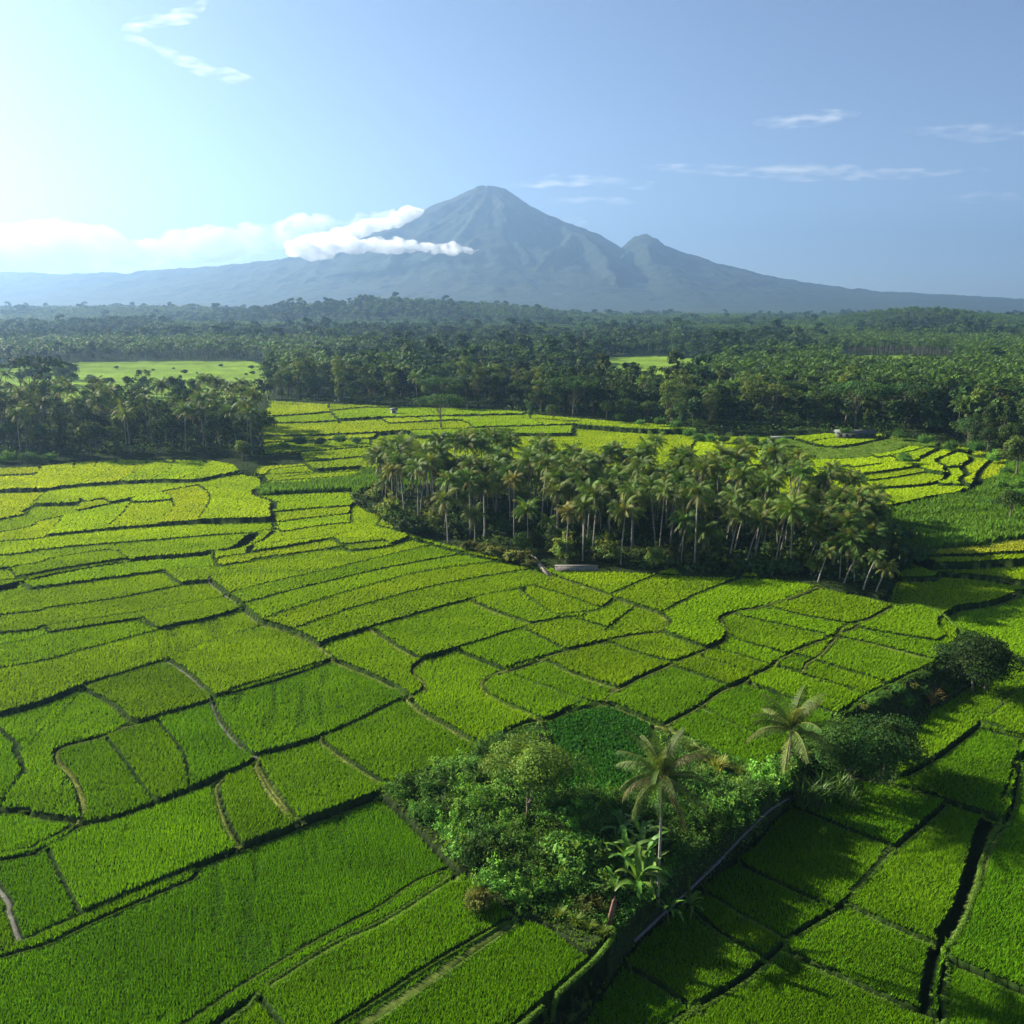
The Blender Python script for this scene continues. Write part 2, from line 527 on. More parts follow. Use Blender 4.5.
def mat_noise(name, c1, c2, scale=5., rough=.85, bump=.3, detail=5, stretch=(1, 1, 1), attr=None, bdist=.05, spec=.2):
    m, nt, out = new_mat(name)
    p = N(nt, 'ShaderNodeBsdfPrincipled'); p.inputs['Roughness'].default_value = rough; p.inputs['Specular IOR Level'].default_value = spec
    tc = N(nt, 'ShaderNodeTexCoord'); mp = N(nt, 'ShaderNodeMapping'); mp.inputs['Scale'].default_value = stretch
    nt.links.new(tc.outputs['Object'], mp.inputs[0])
    n = N(nt, 'ShaderNodeTexNoise'); n.inputs['Scale'].default_value = scale; n.inputs['Detail'].default_value = detail
    nt.links.new(mp.outputs[0], n.inputs['Vector'])
    if attr:
        a = N(nt, 'ShaderNodeAttribute', attribute_name=attr)
        mr = N(nt, 'ShaderNodeMapRange'); mr.inputs[1].default_value = .25; mr.inputs[2].default_value = .75; mr.inputs[3].default_value = .55; mr.inputs[4].default_value = 1.45
        nt.links.new(n.outputs[0], mr.inputs[0])
        sc = N(nt, 'ShaderNodeVectorMath', operation='SCALE'); nt.links.new(a.outputs['Color'], sc.inputs[0]); nt.links.new(mr.outputs[0], sc.inputs['Scale'])
        nt.links.new(sc.outputs[0], p.inputs['Base Color'])
    else:
        r = N(nt, 'ShaderNodeValToRGB'); r.color_ramp.elements[0].position = .3; r.color_ramp.elements[1].position = .7
        r.color_ramp.elements[0].color = (*c1, 1); r.color_ramp.elements[1].color = (*c2, 1)
        nt.links.new(n.outputs[0], r.inputs[0]); nt.links.new(r.outputs[0], p.inputs['Base Color'])
    b = N(nt, 'ShaderNodeBump'); b.inputs['Strength'].default_value = bump; b.inputs['Distance'].default_value = bdist
    nt.links.new(n.outputs[0], b.inputs['Height']); nt.links.new(b.outputs[0], p.inputs['Normal'])
    nt.links.new(p.outputs[0], out.inputs['Surface'])
    return m
M_GROUND = mat_noise('ground_soil', None, None, 1.3, .9, .5, 6, attr='tint', bdist=.2, spec=.01)
M_RICE = mat_leaf('rice_blades', .40, .8, .04, vary=0., trans_tint=(1.2, 1.1, .4))
M_GRASS = mat_leaf('bund_grass', .35, .8, .05, vary=0.)
M_LEAF = mat_leaf('tree_leaves', .33, .7, .10, vary=.5)
M_FROND = mat_leaf('palm_fronds', .32, .6, .18, vary=.22)
M_BIGLEAF = mat_leaf('broad_leaves', .38, .5, .22, vary=.15)
M_BARK = mat_noise('bark', (.07, .055, .04), (.16, .135, .105), 3., .9, .6)
M_PALMBARK = mat_noise('palm_bark', (.16, .14, .115), (.30, .275, .235), 6., .85, .6, stretch=(1, 1, .6))

# ------------------------------------------------------------------ mesh helpers
def mk_mesh(name, V, faces, tint=None, mat=None, smooth=False):
    """faces: list of integer arrays (n,3) or (n,4)"""
    me = bpy.data.meshes.new(name); V = np.ascontiguousarray(V, np.float32).reshape(-1, 3)
    faces = [np.asarray(f, np.int32) for f in faces if len(f)]
    me.vertices.add(len(V)); me.vertices.foreach_set('co', V.ravel())
    loops = np.concatenate([f.ravel() for f in faces]); sizes = np.concatenate([np.full(len(f), f.shape[1], np.int32) for f in faces])
    me.loops.add(len(loops)); me.loops.foreach_set('vertex_index', loops)
    me.polygons.add(len(sizes)); st = np.concatenate(([0], np.cumsum(sizes)[:-1])).astype(np.int32)
    me.polygons.foreach_set('loop_start', st); me.polygons.foreach_set('loop_total', sizes)
    if smooth: me.polygons.foreach_set('use_smooth', np.ones(len(sizes), bool))
    if tint is not None:
        c = np.ones((len(V), 4), np.float32); c[:, :3] = tint
        at = me.color_attributes.new('tint', 'FLOAT_COLOR', 'POINT'); at.data.foreach_set('color', c.ravel())
    me.update(calc_edges=True)
    if mat: me.materials.append(mat)
    return me
class MB:
    """collects vertices, faces and leaf tints of ONE mesh"""
    def __init__(s): s.V = []; s.F3 = []; s.F4 = []; s.T = []; s.n = 0
    def add(s, V, f3=None, f4=None, tint=(.1, .1, .1)):
        V = np.asarray(V, float).reshape(-1, 3); t = np.broadcast_to(np.asarray(tint, float), (len(V), 3))
        s.V.append(V); s.T.append(t)
        if f3 is not None and len(f3): s.F3.append(np.asarray(f3) + s.n)
        if f4 is not None and len(f4): s.F4.append(np.asarray(f4) + s.n)
        s.n += len(V)
    def tube(s, pts, rad, seg=7, tint=(.1, .08, .06), cap=True):
        P = np.asarray(pts, float); n = len(P); rad = np.broadcast_to(np.asarray(rad, float), (n,))
        T = np.gradient(P, axis=0); T /= np.linalg.norm(T, axis=1)[:, None] + 1e-9
        ref = np.array([0, 0, 1.]) if abs(T[0, 2]) < .9 else np.array([1., 0, 0])
        A = np.cross(T, ref); A /= np.linalg.norm(A, axis=1)[:, None] + 1e-9; B = np.cross(T, A)
        th = np.arange(seg) / seg * 2 * PI
        V = P[:, None] + rad[:, None, None] * (A[:, None] * np.cos(th)[None, :, None] + B[:, None] * np.sin(th)[None, :, None])
        i = np.arange(n - 1)[:, None] * seg; j = np.arange(seg)[None]; k = (np.arange(seg) + 1)[None] % seg
        f4 = np.stack([i + j, i + k, i + seg + k, i + seg + j], -1).reshape(-1, 4)
        V = V.reshape(-1, 3); f3 = []
        if cap:
            V = np.vstack([V, P[0], P[-1]]); c0, c1 = n * seg, n * seg + 1
            f3 = [(c0, (q + 1) % seg, q) for q in range(seg)] + [(c1, (n - 1) * seg + q, (n - 1) * seg + (q + 1) % seg) for q in range(seg)]
        s.add(V, f3, f4, tint)
    def box(s, lo, hi, tint=(.3, .3, .3), rz=0., at=(0, 0, 0), taper=0.):
        x0, y0, z0 = lo; x1, y1, z1 = hi; t = taper
        V = np.array([(x0, y0, z0), (x1, y0, z0), (x1, y1, z0), (x0, y1, z0), (x0 + t, y0 + t, z1), (x1 - t, y0 + t, z1), (x1 - t, y1 - t, z1), (x0 + t, y1 - t, z1)], float)
        c, q = math.cos(rz), math.sin(rz); V = np.c_[V[:, 0] * c - V[:, 1] * q, V[:, 0] * q + V[:, 1] * c, V[:, 2]] + np.array(at)
        s.add(V, None, [(3, 2, 1, 0), (4, 5, 6, 7), (0, 1, 5, 4), (1, 2, 6, 5), (2, 3, 7, 6), (3, 0, 4, 7)], tint)
    def mesh(s, name, mat, smooth=False):
        f = []
        if s.F3: f.append(np.concatenate(s.F3))
        if s.F4: f.append(np.concatenate(s.F4))
        return mk_mesh(name, np.concatenate(s.V), f, np.concatenate(s.T), mat, smooth)
def link(name, me, parent=None, loc=None):
    o = bpy.data.objects.new(name, me); COL.objects.link(o)
    if parent is not None: o.parent = parent
    if loc is not None: o.location = loc
    return o
def struct(o, kind='structure'): o['kind'] = kind; return o
def tag(o, label, cat, group=None):
    o['label'] = label; o['category'] = cat
    if group: o['group'] = group
    return o

# ------------------------------------------------------------------ the terrain sheet
GC = dict(mud_shade=(.007, .014, .004), bund=(.07, .10, .02), straw=(.13, .16, .04), stone=(.13, .125, .105), rice=(.022, .045, .008), floor=(.022, .034, .012),
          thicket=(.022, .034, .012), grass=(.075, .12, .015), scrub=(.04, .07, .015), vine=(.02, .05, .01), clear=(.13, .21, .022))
ys = [25.]
while ys[-1] < 12000:
    y = ys[-1]; ys.append(y + max(.22, .0042 * y) if y < 460 else y + .02 * y)
ys = np.array(ys); ss = np.linspace(-.82, .82, 760)
GX = (ys[:, None] + 70) * ss[None]; GY = np.repeat(ys[:, None], len(ss), 1)
x, y, lab, d, k, zc, zm, u, clr = lookup(GX.ravel(), GY.ravel())
X, Y = GX.ravel(), GY.ravel()
zone = np.where(k < 0, 0, k // 100); kk = np.where(k < 0, 0, k % 100); onb = zone > 0
bumpy = .12 * (fbm(X / 1.7, Y / 1.7, 3) - .5)
z = zm + np.where(np.isin(u, [0, 1, 6]) & ~onb, 0, bumpy * 2) * np.where(onb, .3, 1)
z = z + hills(X, Y)
tint = np.zeros((len(X), 3))
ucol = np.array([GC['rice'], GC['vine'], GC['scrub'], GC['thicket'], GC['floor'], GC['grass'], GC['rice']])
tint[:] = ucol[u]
kc = np.array([GC[KIND[q][2]] for q in KEYS])
tint[onb] = kc[kk][onb]; tint[zone == 1] = GC['mud_shade']; tint[(zone == 2)] = GC['bund']  # shade at step feet and edges put into the soil as near-black mud
tint[clr] = GC['clear']
str_ = (.55 + .9 * fbm(X / 70, Y / 9, 3)); tint[clr] *= str_[clr][:, None]
tint *= (.7 + .6 * fbm(X / 6, Y / 6, 3))[:, None]
nr, nc = GX.shape; i = np.arange(nr - 1)[:, None] * nc + np.arange(nc - 1)[None]
f4 = np.stack([i, i + 1, i + nc + 1, i + nc], -1).reshape(-1, 4)
TZ = z
ter = struct(link('terrain', mk_mesh('terrain', np.c_[X, Y, z], [f4], tint, M_GROUND, True)))

# ------------------------------------------------------------------ rice, grass and other low crops
def blades(Pn, h, spread, w, nb, col, colj=.22, tipup=1.0, lean=(0, 0)):
    """Pn (n,3) feet -> triangles; every plant is nb narrow blades bending outwards"""
    n = len(Pn); ang = rng.random((n, nb)) * 2 * PI
    hh = np.broadcast_to(np.asarray(h, float), (n,))[:, None] * (.75 + .5 * rng.random((n, nb)))
    sp = np.broadcast_to(np.asarray(spread, float), (n,))[:, None] * (.35 + .9 * rng.random((n, nb)))
    ww = np.broadcast_to(np.asarray(w, float), (n,))[:, None] * (.7 + .6 * rng.random((n, nb)))
    ca, sa = np.cos(ang), np.sin(ang)
    b = Pn[:, None, :] + np.stack([ca * sp * .12, sa * sp * .12, np.zeros_like(ca)], -1)
    side = np.stack([-sa * ww, ca * ww, np.zeros_like(ca)], -1)
    tip = b + np.stack([ca * sp + lean[0] * hh, sa * sp + lean[1] * hh, hh], -1)
    V = np.stack([b - side, b + side, tip], 2).reshape(-1, 3)
    c = np.broadcast_to(np.asarray(col, float), (n, 3))[:, None] * (1 - colj + 2 * colj * rng.random((n, nb)))[..., None]
    C = np.repeat(c.reshape(-1, 3), 3, 0); C[0::3] *= .8; C[1::3] *= .8
    Fc = np.arange(len(V)).reshape(-1, 3)
    return V, Fc, C
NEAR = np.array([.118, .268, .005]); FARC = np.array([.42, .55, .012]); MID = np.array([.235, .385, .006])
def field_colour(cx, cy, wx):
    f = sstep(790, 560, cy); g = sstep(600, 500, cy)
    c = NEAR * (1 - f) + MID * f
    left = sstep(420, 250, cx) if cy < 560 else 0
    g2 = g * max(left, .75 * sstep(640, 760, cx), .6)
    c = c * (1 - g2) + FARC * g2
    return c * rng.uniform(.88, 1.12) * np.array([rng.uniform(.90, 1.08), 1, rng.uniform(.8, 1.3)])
n_rice = 0
for L in range(NL):
    uu = USE[use[L]]
    if uu not in ('rice', 'ripe', 'vine', 'scrub') or cnt[L] < 60: continue
    jj, ii = np.nonzero(LAB == L)
    xs = WX[jj, ii]; yy = WY[jj, ii]
    if np.median(yy) > 460: continue
    dist = float(np.median(np.hypot(yy, H_CAM)))
    sp = max(.17, .0025 * dist)
    if uu in ('vine', 'scrub'): sp = max(.3, .0034 * dist)
    th = rng.normal(R(4), R(7)) + R(10) * math.sin(L); ct, st = math.cos(th), math.sin(th)
    a = xs * ct + yy * st; b = -xs * st + yy * ct
    ga = np.arange(a.min(), a.max() + sp, sp * 1.12); gb = np.arange(b.min(), b.max() + sp, sp * .9)
    if len(ga) * len(gb) > 2500000: continue
    AA, BB = np.meshgrid(ga, gb); AA = AA.ravel() + rng.normal(0, sp * (.09 if sp < .3 else .24), AA.size) + .25 * np.sin(BB.ravel() / 9 + L); BB = BB.ravel() + rng.normal(0, sp * (.12 if sp < .3 else .28), AA.size)
    X = AA * ct - BB * st; Y = AA * st + BB * ct
    x, y, lab, d, k, zc, zm, u, clr = lookup(X, Y)
    gap = .16 + .12 * rng.random(len(X))
    m = (lab == L) & (d > gap * .4) & (k < 0) & (x > -230) & (x < 1254) & (y < 1122)
    if m.sum() < 8: continue
    P = np.c_[X[m], Y[m], zc[m]]
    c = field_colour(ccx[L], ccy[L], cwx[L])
    patch = (.6 * fbm(P[:, 0] / 9 + L, P[:, 1] / 5, 3) + .4 * fbm(P[:, 0] / 31 + L, P[:, 1] / 19, 2))[:, None]
    if uu == 'ripe': c = np.array([.36, .40, .03])
    if uu in ('rice', 'ripe'):
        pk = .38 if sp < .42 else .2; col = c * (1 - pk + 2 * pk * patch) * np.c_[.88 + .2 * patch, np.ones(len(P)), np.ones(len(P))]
        hgt = ((.38 if sp < .26 else .44 if sp < .42 else .36) + .25 * (patch[:, 0] - .5)) * (1 + .06 * sp)
        lodk = .5 if sp < .42 else 0.; lod = fbm(AA[m] / 1.3 + L, BB[m] / 11 + .35 * np.sin(AA[m] / 5), 3) ; big_ = sstep(.52, .66, fbm(P[:, 0] / 24 + 5 * L, P[:, 1] / 18, 2)); hgt = hgt * (1 - lodk * big_ * sstep(.55, .68, lod))
        hole = fbm(P[:, 0] / 1.6 + 3 * L, P[:, 1] / 1.1, 2) > .83
        hgt = np.where(hole, hgt * .55, hgt)
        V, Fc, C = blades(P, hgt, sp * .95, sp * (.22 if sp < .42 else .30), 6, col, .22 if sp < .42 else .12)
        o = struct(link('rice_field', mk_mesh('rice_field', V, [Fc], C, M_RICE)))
    elif uu == 'vine':
        V, Fc, C = blades(P, .35 + .3 * patch[:, 0], sp * .8, sp * .5, 5, np.array([.035, .135, .018]) * (.6 + .8 * patch))
        o = struct(link('vine_crop', mk_mesh('vine_crop', V, [Fc], C, M_RICE)), 'stuff')
    else:
        V, Fc, C = blades(P, 1.0 + 1.6 * patch[:, 0] ** 2, sp * .9, sp * .5, 5, np.array([.095, .20, .022]) * (.5 + 1. * patch))
        o = struct(link('scrub_cover', mk_mesh('scrub_cover', V, [Fc], C, M_RICE)), 'stuff')
    n_rice += len(P)
print('cells', NL, 'plants', n_rice)
# bunds: low earth banks along the foot of every step
mb = MB(); bank_pts = []
for kd, Pl in LN:
    w0, h0, ck, gr_ = KIND[kd]
    if w0 <= 0 or h0 <= 0: continue
    gx, gy, gz = ground_at(Pl[:, 0], Pl[:, 1])
    L_ = np.concatenate(([0], np.cumsum(np.hypot(np.diff(gx), np.diff(gy)))))
    if L_[-1] < 2: continue
    st = .45 if np.median(gy) < 150 else .9; n = max(4, int(L_[-1] / st)); u = np.linspace(0, L_[-1], n)
    bx, by = np.interp(u, L_, gx), np.interp(u, L_, gy); tx, ty = np.gradient(bx), np.gradient(by); q = np.hypot(tx, ty) + 1e-9; nx_, ny_ = -ty / q, tx / q
    fs = np.maximum(1., by / 170.); pr = .9 * fs
    _, _, la, _, _, za, _, ua, _ = lookup(bx + nx_ * pr, by + ny_ * pr); _, _, lb, _, _, zb, _, ub, _ = lookup(bx - nx_ * pr, by - ny_ * pr)
    ker = np.ones(5) / 5; sm_ = lambda a: np.convolve(np.pad(a, 2, 'edge'), ker, 'valid')
    za, zb = sm_(za), sm_(zb); df = np.clip((zb - za) / .24, -1, 1); big = np.abs(zb - za) > 2.0
    wv = w0 * fs ** .5 * (.8 + .4 * fbm(u / 3 + w0 * 31, u * 0 + 7.7, 3)); off = df * (GAP_LOW * fs + wv * .5); lo = np.where(big, np.maximum(za, zb), np.minimum(za, zb)) 
    cx_, cy_ = bx + nx_ * off, by + ny_ * off; hv = h0 * (.8 + .4 * fbm(u / 2.1, u * 0 + 3.1 + w0, 2))
    prof = [(-.62, -.25), (-.46, .5), (-.2, .95), (.2, 1.), (.46, .5), (.62, -.25)]
    V = np.stack([np.c_[cx_ + nx_ * wv * a, cy_ + ny_ * wv * a, lo + hv * b] for a, b in prof], 1)
    m_ = len(prof); i_ = np.arange(n - 1)[:, None] * m_ + np.arange(m_ - 1)[None]
    f_ = np.stack([i_, i_ + m_, i_ + m_ + 1, i_ + 1], -1).reshape(-1, 4)
    c_ = np.array({'bund': (.05, .095, .014), 'straw': (.12, .14, .035), 'stone': (.11, .108, .092), 'mud_shade': (.03, .04, .02)}[ck]) * (.6 + .8 * fbm(u / 2.5, u * 0 + w0 * 9, 3))[:, None]
    mb.add(V.reshape(-1, 3), None, f_, np.repeat(c_, m_, 0))
    if gr_:
        near_ = by < 330; cnt_ = np.where(near_, 1, 0)
        for rr_ in range(14 if w0 > .55 else 10):
            a = rng.uniform(-.55, .55, n); jx = rng.uniform(-.5, .5, n) * st; px_ = cx_ + nx_ * wv * a + tx / q * jx; py_ = cy_ + ny_ * wv * a + ty / q * jx
            bank_pts.append((np.c_[px_, py_, lo + hv * (1 - 2.2 * np.abs(a) ** 2)][near_], np.where(by < 150, .10, .16)[near_] * (.7 if ck == 'straw' else 1.), np.where(by < 150, .10, .2)[near_], (np.array((.15, .21, .04) if ck == 'straw' else (.12, .23, .022)) * (.6 + .8 * fbm(px_ / 2.5, py_ / 2.5, 3))[:, None])[near_]))
struct(link('bunds', mb.mesh('bunds', M_GROUND, True)))
# grass on bunds and grassy ground: one object of stuff
pts = []
for y0, y1, sp in ((45, 90, .20), (90, 150, .32), (150, 250, .6), (250, 450, 1.1)):
    w1 = .62 * y1 + 25
    n = int(2 * w1 * (y1 - y0) / sp ** 2)
    X = rng.uniform(-w1, w1, n); Y = rng.uniform(y0, y1, n)
    x, y, lab, d, k, zc, zm, u, clr = lookup(X, Y)
    zone = np.where(k < 0, 0, k // 100); kk = np.where(k < 0, 0, k % 100)
    isg = np.array([KIND[q][3] for q in KEYS])[kk].astype(bool)
    onb = (zone == 9) & isg; gr = np.isin(u, [5, 3]) & (lab >= 0) & (zone == 0); fl = (u == 4) & (lab >= 0) & (y > 395) & (zone == 0)
    m = (onb & (rng.random(n) < .8)) | ((gr | fl) & (rng.random(n) < .45))
    m &= (x > -200) & (x < 1230) & (y < 1110)
    kk = kk[m]; zz = zm[m]
    straw = (np.array([KIND[q][2] == 'straw' for q in KEYS])[kk] & onb[m])
    cc = np.where(straw[:, None], np.array([.16, .22, .035]), np.array([.12, .24, .02]))
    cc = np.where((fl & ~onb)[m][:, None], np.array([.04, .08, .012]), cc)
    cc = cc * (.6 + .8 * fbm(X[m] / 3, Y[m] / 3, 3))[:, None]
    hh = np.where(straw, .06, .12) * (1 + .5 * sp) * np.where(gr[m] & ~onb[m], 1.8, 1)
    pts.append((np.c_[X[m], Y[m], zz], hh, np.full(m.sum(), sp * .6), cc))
pts += bank_pts
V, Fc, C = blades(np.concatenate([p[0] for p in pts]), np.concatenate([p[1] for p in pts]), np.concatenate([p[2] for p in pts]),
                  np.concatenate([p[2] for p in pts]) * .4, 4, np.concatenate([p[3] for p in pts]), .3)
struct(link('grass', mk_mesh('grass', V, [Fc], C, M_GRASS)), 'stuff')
# ------------------------------------------------------------------ plants
def rand_dir(n):
    v = rng.normal(size=(n, 3)); return v / np.linalg.norm(v, axis=1)[:, None]
def leaf_quads(mb, P, Nn, size, asp, tint, jit=.3, droop=0.):
    """a leaf-shaped quad (kite) at every P, facing about Nn"""
    n = len(P); Nn = Nn + rng.normal(0, .55, (n, 3)); Nn /= np.linalg.norm(Nn, axis=1)[:, None] + 1e-9
    a = np.cross(Nn, rand_dir(n)); a[:, 2] -= droop; a /= np.linalg.norm(a, axis=1)[:, None] + 1e-9
    b = np.cross(Nn, a); b /= np.linalg.norm(b, axis=1)[:, None] + 1e-9
    s = (size * (1 - jit + 2 * jit * rng.random(n)))[:, None]
    V = np.stack([P - a * s * .5, P + b * s * asp * .5 + a * s * .05, P + a * s * .5, P - b * s * asp * .5 + a * s * .05], 1).reshape(-1, 3)
    mb.add(V, None, np.arange(4 * n).reshape(-1, 4), np.repeat(np.broadcast_to(tint, (n, 3)), 4, 0))
def crown_clumps(kind, h, w):
    """clump centres and radii of a crown of height h, width w (local, trunk foot at 0)"""
    c = []
    if kind == 'umbrella':
        for i in range(26):
            a = rng.random() * 2 * PI; r = w * .5 * math.sqrt(rng.random())
            c.append((r * math.cos(a), r * math.sin(a), h * (.9 - .16 * (2 * r / w) ** 2) + rng.normal(0, .03) * h, w * rng.uniform(.10, .15), .45))
    elif kind == 'tall':
        for i in range(22):
            t = rng.uniform(.16, 1); a = rng.random() * 2 * PI; r = w * .33 * math.sin(PI * min(1, max(.08, (1.12 - t) / .95))) * rng.uniform(.3, 1.1)
            c.append((r * math.cos(a), r * math.sin(a), h * t * .93, w * rng.uniform(.13, .22), .85))
    else:
        for i in range(24):
            d = rand_dir(1)[0]; d[2] = abs(d[2]) * 1.0 - .35; q = rng.uniform(.45, 1.0)
            c.append((d[0] * w * .38 * q, d[1] * w * .38 * q, h * (.54 + d[2] * .42 * q), w * rng.uniform(.12, .22), .75))
    return c
def broadleaf_meshes(kind, h, w, leaves, size, col, name, asp=.55, light=.35):
    cl = crown_clumps(kind, h, w); mb = MB(); tot = sum(c[3] ** 2 for c in cl)
    col = np.array(col)
    for (x, y, z, r, sq) in cl:
        n = max(8, int(leaves * r * r / tot)); d = rand_dir(n); d[:, 2] = np.where(rng.random(n) < .6, np.abs(d[:, 2]), d[:, 2])
        rr = r * (.55 + .5 * rng.random(n) ** .6); P = np.array([x, y, z]) + d * rr[:, None] * np.array([1, 1, sq])
        P += .18 * r * (np.c_[fbm(P[:, 0] * 2 / r, P[:, 1] * 2 / r, 2), fbm(P[:, 1] * 2 / r, P[:, 2] * 2 / r, 2), fbm(P[:, 2] * 2 / r, P[:, 0] * 2 / r, 2)] - .5) * 2
        ct = col * rng.uniform(1 - light, 1 + light) * np.array([rng.uniform(.85, 1.25), 1, 1])
        lt = ct * (.65 + .7 * rng.random(n))[:, None]
        leaf_quads(mb, P, d, np.full(n, size), asp, lt)
    crown = mb.mesh(name + '_crown', M_LEAF)
    tb = MB(); th = h * (.80 if kind == 'umbrella' else .6); r0 = max(.12, h * .018)
    bend = rng.normal(0, .04, 2) * h
    t = np.linspace(0, 1, 7); P = np.c_[bend[0] * t ** 2, bend[1] * t ** 2, th * t - .25 * (t == 0)]
    tb.tube(P, r0 * (1.25 - .85 * t) + r0 * .7 * (t == 0), 8, (.1, .08, .06))
    for (x, y, z, r, sq) in cl[:14]:
        s = P[rng.integers(2, 6)]; e = np.array([x, y, z]); m = (s + e) / 2 + np.array([0, 0, -.05 * h])
        q = np.linspace(0, 1, 5)[:, None]; L = (1 - q) ** 2 * s + 2 * q * (1 - q) * m + q * q * e
        tb.tube(L, r0 * np.array([.5, .4, .3, .2, .1]), 5, (.1, .08, .06), False)
    return crown, tb.mesh(name + '_trunk', M_BARK, True)
def frond_geo(mb, L, az, up, droop, nl, wl, tint, origin=(0, 0, 0), twist=0., ll=.3, nseg=9, hang=.55, fold=0.):
    """one feather frond: rachis plus leaflets on both sides; nl leaflets a side"""
    t = np.linspace(0, 1, nseg); d = np.array([math.cos(az), math.sin(az)])
    ang = up - droop * t ** 1.35                       # slope of the rachis along its length
    ds = L / (nseg - 1); rr = np.concatenate(([0], np.cumsum(np.cos(ang[:-1]) * ds))); zz = np.concatenate(([0], np.cumsum(np.sin(ang[:-1]) * ds)))
    P = np.c_[d[0] * rr, d[1] * rr, zz] + np.array(origin); side = np.array([-d[1], d[0], 0.])
    mb.tube(P, L * np.linspace(.011, .003, nseg), 4, np.array([.17, .17, .05]), False)
    u = np.linspace(.10, .99, nl); Pi = np.c_[np.interp(u, t, P[:, 0]), np.interp(u, t, P[:, 1]), np.interp(u, t, P[:, 2])]
    T = np.gradient(P, axis=0); T /= np.linalg.norm(T, axis=1)[:, None]; Ti = np.c_[np.interp(u, t, T[:, 0]), np.interp(u, t, T[:, 1]), np.interp(u, t, T[:, 2])]
    for sg in (-1, 1):
        ln = L * ll * (np.sin(PI * (u * .86 + .10)) ** .6) * (.8 + .4 * rng.random(nl))
        hg = hang * (.6 + .8 * rng.random(nl))
        D = side * sg * np.cos(fold) + Ti * .55; D[:, 2] -= hg; D /= np.linalg.norm(D, axis=1)[:, None]
        D2 = D.copy(); D2[:, 2] -= .6; D2 /= np.linalg.norm(D2, axis=1)[:, None]
        W = Ti * (wl * .5); mid = Pi + D * (ln * .5)[:, None]; tip = mid + D2 * (ln * .5)[:, None]
        V = np.stack([Pi - W, Pi + W, mid + W * .9, mid - W * .9, tip], 1).reshape(-1, 3)
        k = np.arange(nl)[:, None] * 5
        c = np.asarray(tint) * (.7 + .6 * rng.random((nl, 1)))
        mb.add(V, (k + np.array([3, 2, 4])), (k + np.array([0, 1, 2, 3])), np.repeat(c, 5, 0))
GREEN_P = np.array([.078, .155, .017]); YEL_P = np.array([.16, .18, .03]); DRY_P = np.array([.10, .10, .04])
def palm_crown_mesh(name, L=4.6, n=24, nl=26, wl=.10, yellow=.12, col=GREEN_P, dry=3, hang=.75):
    mb = MB()
    for i in range(n):
        q = i / n; up = 1.5 - 1.55 * q ** 1.1 + rng.normal(0, .16); az = i * 2.399 + rng.normal(0, .2)
        c = col * rng.uniform(.7, 1.35)
        if rng.random() < yellow or q > .88 and rng.random() < .35: c = YEL_P * rng.uniform(.6, 1.1)
        frond_geo(mb, L * rng.uniform(.8, 1.08), az, up, 1.3 + .8 * rng.random(), nl, wl, c, hang=hang, nseg=7)
    for i in range(dry): frond_geo(mb, L * .8, rng.random() * 6.28, -.6, .9, nl, wl, DRY_P, hang=.8, nseg=6)
    return mb.mesh(name, M_FROND)
def palm_trunk_mesh(name, h, lean=(0, 0), r=.17, curve=.5):
    t = np.linspace(0, 1, 12); tb = MB()
    P = np.c_[lean[0] * (t * (1 - curve) + curve * t * t), lean[1] * (t * (1 - curve) + curve * t * t), h * t]; P[0, 2] = -.4
    tb.tube(P, r * (1.08 - .40 * t) + r * .55 * np.exp(-t * 16), 8, (.3, .27, .23))
    return tb.mesh(name, M_PALMBARK, True), P[-1]

def zat(x, y): return float(ground_z(x, y)[0])
def at_px(x, y):
    X, Y, Z = ground_at(np.array([float(x)]), np.array([float(y)])); X, Y = float(X[0]), float(Y[0])
    return X, Y, zat(X, Y)
def thing(name, loc, label, cat, group=None, rz=0., sc=1.):
    o = bpy.data.objects.new(name, None); COL.objects.link(o); o.location = loc; o.rotation_euler = (0, 0, rz); o.scale = (sc,) * 3 if np.isscalar(sc) else sc
    o.empty_display_size = .3
    return tag(o, label, cat, group)
def copy_thing(src, loc, rz, sc, label, group):
    c = src.copy(); COL.objects.link(c); c.location = loc; c.rotation_euler = (0, 0, rz); c.scale = (sc,) * 3 if np.isscalar(sc) else sc
    c['label'] = label; c['group'] = group
    for ch in src.children:
        q = ch.copy(); COL.objects.link(q); q.parent = c
    return c

# --- prototypes: broadleaf trees of the forest, light and dark kinds
DARK = (.030, .068, .018); MIDG = (.048, .095, .020); LITE = (.085, .14, .026); OLIV = (.065, .10, .022)
kinds = [('round', 14, 12, DARK), ('round', 12, 10, MIDG), ('tall', 17, 9, DARK), ('tall', 15, 8, MIDG), ('round', 11, 9, LITE), ('umbrella', 15, 20, DARK), ('umbrella', 14, 16, OLIV), ('tall', 19, 9, OLIV)]
BL = [broadleaf_meshes(k, h, w, 4600 if k == 'umbrella' else 2600, .62, c, 'tree') for k, h, w, c in kinds]
BLH = [k[1] for k in kinds]; BLW = [k[2] for k in kinds]
BLNAME = ['dark green round tree', 'mid green round tree', 'dark tall narrow tree', 'mid green tall narrow tree', 'pale green round tree', 'dark spreading flat-topped tree', 'olive spreading flat-topped tree', 'olive tall narrow tree']
def new_tree(i, loc, rz, sc, label, group, name='broadleaf_tree'):
    t = thing(name, loc, label, 'tree', group, rz, sc)
    link('crown', BL[i][0], t); link('trunk', BL[i][1], t)
    return t
